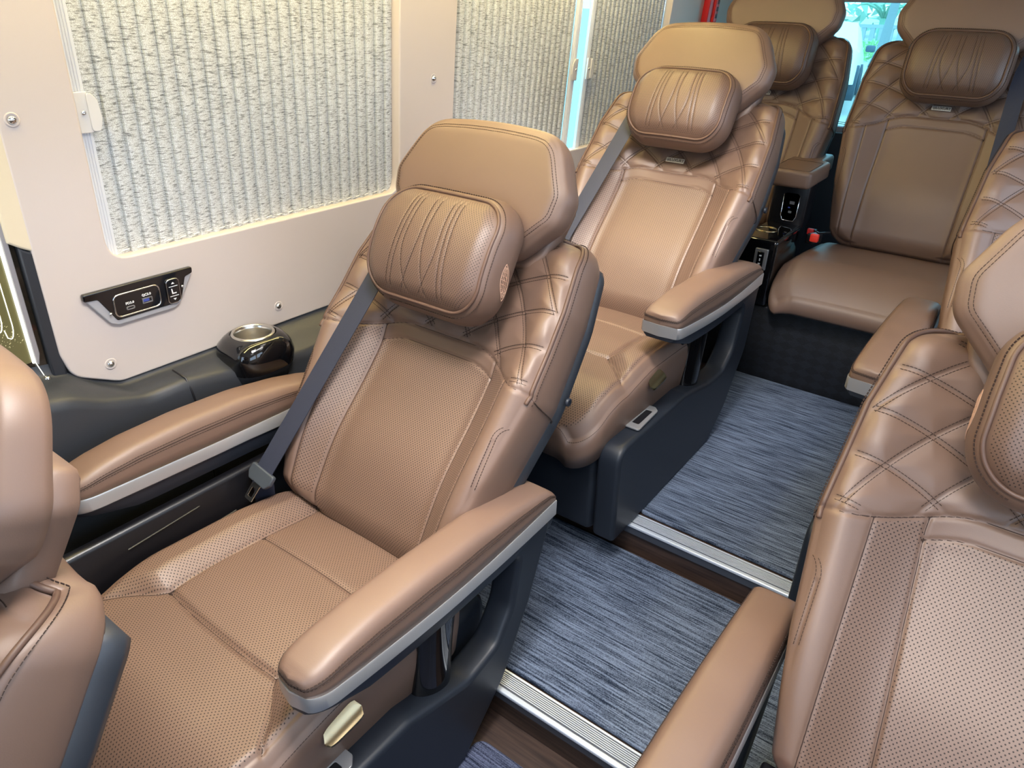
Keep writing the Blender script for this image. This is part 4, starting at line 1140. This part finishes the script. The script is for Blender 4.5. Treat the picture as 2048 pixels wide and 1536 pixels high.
P = np.vstack([P, P[:1]]); st.add(*stitches(P, np.repeat([[0, 0, 1.]], len(P), 0))); link('stitching', st.mesh('stitching', M['thread'], smooth=False), ap)
g = Geo(); g.lathe([(.041, .545), (.040, .5485), (.037, .549), (.0345, .547), (.033, .53), (.032, .50), (0, .499)], (-.028, -.09, 0), 32); link('cup_ring', g.mesh('cup_ring', M['gold']), cn)
# usb panel on tower face
g = Geo(); rr = rpoly([(-.029, .555), (.029, .555), (.029, .662), (-.029, .662)], .012, 5); V, F = plate([rr], .006, .002, 2); g.add(np.column_stack([V[:, 0] + .003, .048 - V[:, 2], V[:, 1]]), F)
up = link('usb_panel', g.mesh('usb_panel', M['piano'], sharp=40), cn)
g = Geo(); P = np.column_stack([rr[:, 0] + .003, np.full(len(rr), .0445), rr[:, 1]]); P = P[P[:, 2] < .66]; P = np.array([(.032, .0445, .655), (.032, .0445, .575), (.024, .0445, .557), (-.018, .0445, .557), (-.026, .0445, .575), (-.026, .0445, .655)]); g.tube(P, .0018, 6); link('panel_bezel', g.mesh('panel_bezel', M['chrome']), up)
g = Geo(); g.box((.008, .0445, .625), (.018, .002, .011), mi=0); g.box((.006, .0445, .590), (.012, .002, .008), mi=0); g.box((.0, .0442, .606), (.008, .002, .004), mi=1); link('usb_ports', g.mesh('usb_ports', [M['port'], M['usbblue']], smooth=False), up)
# rocker on the front of the lower block
V, F = plate([rpoly([(-.023, -.038), (.023, -.038), (.023, .038), (-.023, .038)], .003, 2)], .010, .002, 2)
g = Geo(); g.add(np.column_stack([V[:, 0] + .012, -.235 - V[:, 2], V[:, 1] + .475]), F); rk = link('switch_plate', g.mesh('switch_plate', M['silver'], sharp=40), cn)
g = Geo(); g.box((.012, -.241, .475), (.024, .006, .056), bev=.002); link('switch_rocker', g.mesh('switch_rocker', M['piano'], sharp=40), rk)
g = Geo()
for z, s in ((.490, .005), (.460, .005)): g.box((.012, -.2445, z), (.008, .001, s))
g.box((.012, -.2445, .475), (.004, .001, .010)); link('switch_symbols', g.mesh('switch_symbols', M['white'], smooth=False), rk)
g = Geo(); g.box((.090, .10, .50), (.028, .05, .05), bev=.005); bk = link('belt_buckle', g.mesh('belt_buckle', M['black'], sharp=40), cn)
g = Geo(); g.box((.090, .072, .525), (.024, .016, .022), bev=.004); link('release_button', g.mesh('release_button', simple('dark_red_button', (.45, .02, .02), .4), sharp=40), bk)

# ------------------------------------------------------------------ rest of the shell
# rear wall with two door windows
RYW = 3.80
RW1 = rpoly([(-1.20, .975), (-.625, .975), (-.640, 1.497), (-1.16, 1.497)], .04, 6); RW2 = rpoly([(-.165, .975), (.42, .975), (.38, 1.497), (-.15, 1.497)], .04, 6)
V, F = plate([np.array([(-1.54, -.3), (.78, -.3), (.78, 2.02), (-1.54, 2.02)]), RW1, RW2], .05, .004, 2)
structure('wall_rear', mesh_from('wall_rear', np.column_stack([V[:, 0], RYW + .025 - V[:, 2], V[:, 1]]), F, simple('grey_rear_trim', (.33, .33, .35), .6), sharp=50))
for i, (a, b) in enumerate(((-1.24, -.60), (-.20, .46))):
    g = Geo(); g.box(((a + b) / 2, RYW + .045, 1.24), (b - a, .005, .62)); structure('window_%d' % (i + 3), g.mesh('pane', M['glass_tint'], smooth=False))
g = Geo(); g.box((-.395, RYW - .012, .55), (2.1, .02, .80), bev=.006); structure('trim_7', g.mesh('trim_7', M['shell_grey'], sharp=40))
for k, z in enumerate((.992, .984)):
    g = Geo(); g.box((-.91, RYW + .03, z), (.60, .004, .0025)); structure('trim_%d' % (10 + k), g.mesh('trim_a', M['trim'], smooth=False))
# right wall with open windows
XR = .66
RWs = [rpoly([(a, .966), (b, .966), (b, 1.62), (a, 1.62)], .045, 6) for a, b in ((-.75, .45), (.63, 1.452), (1.676, 3.03))]
V, F = plate([np.array([(-1.3, -.3), (3.85, -.3), (3.85, 2.02), (-1.3, 2.02)])] + RWs, .035, .003, 2)
structure('wall_right', mesh_from('wall_right', np.column_stack([XR - LEAN * (V[:, 1] - 1) + .018 - V[:, 2], V[:, 0], V[:, 1]]), [f[::-1] for f in F], M['panel'], sharp=50))
for i, (a, b) in enumerate(((-.78, .48), (.60, 1.48), (1.65, 3.06))):
    g = Geo(); V = np.array([(XR + .05 - LEAN * (z - 1), y, z) for y, z in ((a, .93), (b, .93), (b, 1.66), (a, 1.66))]); g.add(V, [(0, 1, 2, 3)]); structure('window_%d' % (i + 5), g.mesh('pane', M['glass'], smooth=False))
# front bulkhead with windscreen opening
V, F = plate([np.array([(-1.54, -.3), (.78, -.3), (.78, 2.02), (-1.54, 2.02)]), rpoly([(-1.25, .85), (.50, .85), (.46, 1.75), (-1.20, 1.75)], .06, 6)], .04, .003, 2)
structure('wall_front', mesh_from('wall_front', np.column_stack([V[:, 0], -1.30 - V[:, 2], V[:, 1]]), F, M['panel'], sharp=50))
g = Geo(); g.add(np.array([(-1.3, -1.34, .8), (.55, -1.34, .8), (.55, -1.34, 1.8), (-1.3, -1.34, 1.8)]), [(0, 1, 2, 3)]); structure('window_8', g.mesh('pane', M['glass'], smooth=False))
# ceiling
g = Geo(); g.box((-.395, 1.26, 2.03), (2.4, 5.2, .06)); structure('ceiling', g.mesh('ceiling', M['ceiling'], smooth=False))
# outer left skin ahead of the panel
g = Geo(); g.box((-1.52, -.40, 1.0), (.03, 1.82, 2.1)); structure('trim_8', g.mesh('trim_8', M['trim'], smooth=False))
# warm cove strip along the top of the window wall
def lamp_strip(label, x, y0, y1, z, w, mat, tilt=0.):
    t = thing('cove_light', label, 'light', (x, (y0 + y1) / 2, z))
    g = Geo(); g.box((0, 0, 0), (w, y1 - y0, .012), bev=.004); link('diffuser', g.mesh('diffuser', mat, sharp=40), t)
    g = Geo(); g.box((0, 0, .014), (w + .03, y1 - y0 + .02, .014), bev=.004); link('housing', g.mesh('housing', M['rail'], sharp=40), t); return t
lamp_strip('warm cove light along the top of the left window wall', -1.20, -.3, 2.5, 1.925, .05, M['led_warm'])
M['led_ceiling'] = simple('ceiling_led', (1, 1, 1), .5, emis=(1., .96, .92), estr=6.)
lamp_strip('long ceiling light above the aisle', -.25, .20, 1.3, 1.975, .26, M['led_ceiling'])

# ------------------------------------------------------------------ outside behind the rear window
def gz(y): return -.76 + (y - 4) * .04
g = Geo(); V = np.array([(-40, -12, -.8), (30, -12, -.8), (30, 4, -.8), (-40, 4, -.8), (30, 60, gz(60)), (-40, 60, gz(60))]); g.add(V, [(0, 1, 2, 3), (3, 2, 4, 5)])
structure('ground', g.mesh('ground', simple('pale_asphalt', (.50, .50, .48), .9, bump=(30, .3, .01, 4)), smooth=False))
car = thing('car', 'white car parked outside, seen through the rear window', 'car', (-5.04, 19.68, gz(18.)))
car.rotation_euler = (radians(2.3), 0, radians(190.6))
prof = [(-.0, .32), (.02, .62), (.15, .80), (1.0, .92), (1.55, 1.38), (2.9, 1.42), (3.6, 1.0), (4.2, .92), (4.3, .6), (4.25, .32)]
secs = []
for x, k in ((-.86, .93), (-.80, 1.), (-.55, 1.02), (.55, 1.02), (.80, 1.), (.86, .93)):
    secs.append([(x * (1 - .16 * np.clip((z - .9) / .5, 0, 1)), y * k + 2.1 * (1 - k), .3 + (z - .3) * (k if z > .9 else 1)) for y, z in prof])
V, F = loft(secs); link('car_body', mesh_from('car_body', V, F, simple('white_car_paint', (.85, .86, .88), .25), sharp=30), car)
for sx in (-1, 1):
    for y in (.85, 3.45):
        w = Geo(); w.lathe([(.20, .02), (.31, .02), (.33, -.02), (.33, -.16), (.2, -.18)], (0, 0, 0), 28, 'x'); 
        me = w.mesh('car_wheel', simple('tyre', (.06, .08, .11), .7)); o = link('car_wheel', me, car, (sx * .90 if sx > 0 else -.74, y, .33))
        w = Geo(); w.lathe([(0, .015), (.06, .02), (.18, .01), (.205, .02)], (0, 0, 0), 10, 'x'); link('hub', w.mesh('hub', M['silver'], smooth=False), o)
    w = Geo(); w.box((sx * .98, 1.28, .98), (.20, .12, .14), bev=.04); link('wing_mirror', w.mesh('wing_mirror', simple('mirror_blue_black', (.07, .11, .16), .4)), car)
gw = Geo(); gw.add(np.array([(.757, 1.35, .98), (.757, 3.35, 1.0), (.71, 2.85, 1.36), (.71, 1.72, 1.34)]), [(0, 1, 2, 3)]); gw.add(np.array([(-.70, .98 + .05, .955), (.70, 1.03, .955), (.62, 1.52, 1.355), (-.62, 1.52, 1.355)]), [(0, 1, 2, 3)])
link('car_glass', gw.mesh('car_glass', simple('car_glass', (.05, .10, .14), .1), smooth=False), car)
# tree
tr = thing('tree', 'slender tree on the verge behind the parked car', 'tree', (-5.1, 26., gz(26.)))
g = Geo(); g.tube(np.array([(0, 0, -.1), (.05, 0, .5), (.10, 0, 1.4), (.16, 0, 2.4), (.25, 0, 4.0)]), np.array([.26, .15, .13, .12, .10]), 10)
g.tube(np.array([(.15, 0, 2.2), (.5, .05, 2.8), (.9, .1, 3.8)]), np.array([.08, .07, .05]), 8); g.tube(np.array([(.12, 0, 1.9), (-.3, .05, 2.6), (-.7, .1, 3.4)]), np.array([.05, .04, .03]), 8)
link('trunk', g.mesh('trunk', simple('grey_bark', (.26, .30, .32), .9)), tr)
leafm = simple('leaf_green', (.26, .46, .34), .7)
def leaves(n, box, size, seed):
    rs = np.random.RandomState(seed); g = Geo()
    for _ in range(n):
        c = np.array([rs.uniform(*b) for b in box]); a = rs.uniform(0, 6.28); s = size * rs.uniform(.5, 1.2); t = rs.normal(size=3); t /= np.linalg.norm(t); b = np.cross(t, rs.normal(size=3)); b /= np.linalg.norm(b)
        g.add(np.array([c - t * s, c + b * s * .35, c + t * s, c - b * s * .35]), [(0, 1, 2, 3)])
    return g
link('foliage', leaves(500, ((-1.6, 1.8), (-1., 1.), (3.2, 5.6)), .16, 3).mesh('foliage', leafm, smooth=False), tr)
hd = link('hedge', leaves(3400, ((-9, 9), (0, 5.), (0, .28)), .14, 5).mesh('hedge', simple('grass_green', (.32, .58, .26), .8), smooth=False), None, (-5., 27., gz(28.))); hd.rotation_euler = (radians(2.3), 0, 0); tag(hd, 'strip of green bushes along the verge behind the tree', 'bushes', kind='stuff')
fw = thing('garden_wall', 'pale perforated garden wall beyond the bushes', 'wall', (-6., 33.0, gz(33)))
g = Geo(); g.box((0, 0, .1), (24, .2, .3)); link('wall_base', g.mesh('wall_base', simple('pale_wall', (.55, .56, .58), .9), smooth=False), fw)
g = Geo()
for k in range(60): g.box((-9.8 + k * .33, 0, .45), (.17, .12, .5))
g.box((0, 0, .75), (24, .14, .12)); link('balusters', g.mesh('balusters', simple('grey_blocks', (.40, .43, .48), .9), smooth=False), fw)
pm = thing('palm', 'spiky palm behind the garden wall', 'plant', (-7.0, 35., gz(35) + .3))
g = Geo(); rs = np.random.RandomState(2)
for k in range(16):
    a = 2 * pi * k / 16; s = rs.uniform(.9, 1.5); P = [(0, 0, .6)] + [(cos(a) * s * f, sin(a) * s * f, .6 + 1.5 * f - 1.0 * f * f) for f in (.35, .7, 1.)]
    g.tube(np.array(P), np.array([.05, .05, .04, .005]), 5)
g.tube(np.array([(0, 0, -1.2), (0, 0, .65)]), .14, 8)
link('fronds', g.mesh('fronds', leafm), pm)
tl = link('tree_line', leaves(900, ((-12, 10), (0, 3), (.3, 3.2)), .45, 9).mesh('tree_line', simple('far_green', (.40, .58, .48), .8), smooth=False), None, (-7., 38., gz(38))); tag(tl, 'row of hazy green trees far behind the garden wall', 'trees', kind='stuff')

# ------------------------------------------------------------------ light, camera
w = bpy.data.worlds.new('World'); SC.world = w; w.use_nodes = True; nt = w.node_tree; bg = nt.nodes['Background']
sky = N(nt, 'ShaderNodeTexSky'); sky.sky_type = 'HOSEK_WILKIE'; sky.turbidity = 6.; sky.sun_direction = (.4, -.3, .86); sky.ground_albedo = .4
mixc = N(nt, 'ShaderNodeMix', data_type='RGBA'); mixc.inputs['Factor'].default_value = .75; mixc.inputs['B'].default_value = (.64, .80, 1.0, 1)
nt.links.new(sky.outputs[0], mixc.inputs['A']); nt.links.new(mixc.outputs['Result'], bg.inputs[0]); bg.inputs[1].default_value = 3.3

def area(name, loc, rot, sx, sy, power, color, spread=None):
    l = bpy.data.lights.new(name, 'AREA'); l.shape = 'RECTANGLE'; l.size = sx; l.size_y = sy; l.energy = power; l.color = color
    if spread: l.spread = spread
    o = bpy.data.objects.new(name, l); COL.objects.link(o); o.location = loc; o.rotation_euler = rot; return o
# unseen fill spots added to brighten the seats, with made-up square housings
from mathutils import Vector as Vec
def spot(name, p, q, size, power, color, spread):
    d = Vec(q) - Vec(p); o = area(name, p, d.to_track_quat('-Z', 'Y').to_euler(), size, size, power, color, radians(spread)); return o
for n_, p_, q_, pw_ in (('spot_front_left', (-.52, .50, 1.925), (-.95, .70, .50), 5.8), ('spot_middle_left', (-.62, 1.30, 1.925), (-.98, 1.96, .80), 4.6), ('spot_front_right', (.10, .05, 1.925), (.19, .80, .70), 3.6), ('spot_middle_right', (.10, 1.20, 1.925), (.20, 1.90, .90), 1.8)):
    rl = thing('added_fill_light', {'spot_front_left': 'added fill light at the ceiling above the middle foreground seat', 'spot_middle_left': 'added fill light at the ceiling above the window seat on the upper step', 'spot_front_right': 'added fill light at the ceiling above the lower right seat', 'spot_middle_right': 'added fill light at the ceiling above the seat behind the lower right seat'}[n_], 'light', (p_[0], p_[1], 1.95), 'added fill lights above the seats')
    g = Geo(); g.box((0, 0, .020), (.40, .40, .05), bev=.012); link('bezel', cached('rlb', lambda: g.mesh('bezel', M['rail'], sharp=40)), rl)
    g2 = Geo(); g2.box((0, 0, -.004), (.35, .35, .006), bev=.002); link('lens', cached('rll', lambda: g2.mesh('lens', M['fill_lens'], sharp=40)), rl)
    spot(n_, p_, q_, .34, pw_, (1., .96, .93), 76 if 'front' in n_ else 60)
# portals guiding the daylight through the openings
for n_, loc, rot, sx, sy in (('daylight_right', (.72, 1.2, 1.29), (0, radians(90), 0), .7, 3.9), ('daylight_front', (-.37, -1.36, 1.3), (radians(90), 0, 0), 1.8, .95)):
    o = area(n_, loc, rot, sx, sy, 1, (1, 1, 1)); o.data.cycles.is_portal = True

yaw, pitch, roll, f = radians(35.566), radians(28.085), radians(1.726), 1412.8
cam = bpy.data.cameras.new('camera'); co = bpy.data.objects.new('camera', cam); COL.objects.link(co); SC.camera = co
from mathutils import Matrix, Vector
fw_ = Vector((-sin(yaw) * cos(pitch), cos(yaw) * cos(pitch), -sin(pitch))); rt = Vector((cos(yaw), sin(yaw), 0)); up_ = rt.cross(fw_)
r2 = rt * cos(roll) + up_ * sin(roll); u2 = -rt * sin(roll) + up_ * cos(roll)
mw = Matrix((( r2.x, u2.x, -fw_.x, 0), (r2.y, u2.y, -fw_.y, 0), (r2.z, u2.z, -fw_.z, CAMZ), (0, 0, 0, 1)))
co.matrix_world = mw
cam.sensor_fit = 'HORIZONTAL'; cam.sensor_width = 36.; cam.lens = f / 2048 * 36.; cam.clip_start = .02; cam.clip_end = 200

SC.view_settings.view_transform = 'Standard'; SC.view_settings.look = 'None'; SC.view_settings.gamma = 1.; SC.view_settings.exposure = .84
SC.view_settings.use_curve_mapping = False
SC.cycles.max_bounces = 8; SC.cycles.diffuse_bounces = 4; SC.cycles.glossy_bounces = 4; SC.cycles.transparent_max_bounces = 12
SC.cycles.use_denoising = True; SC.cycles.sample_clamp_indirect = 6.; SC.cycles.caustics_reflective = False; SC.cycles.caustics_refractive = False
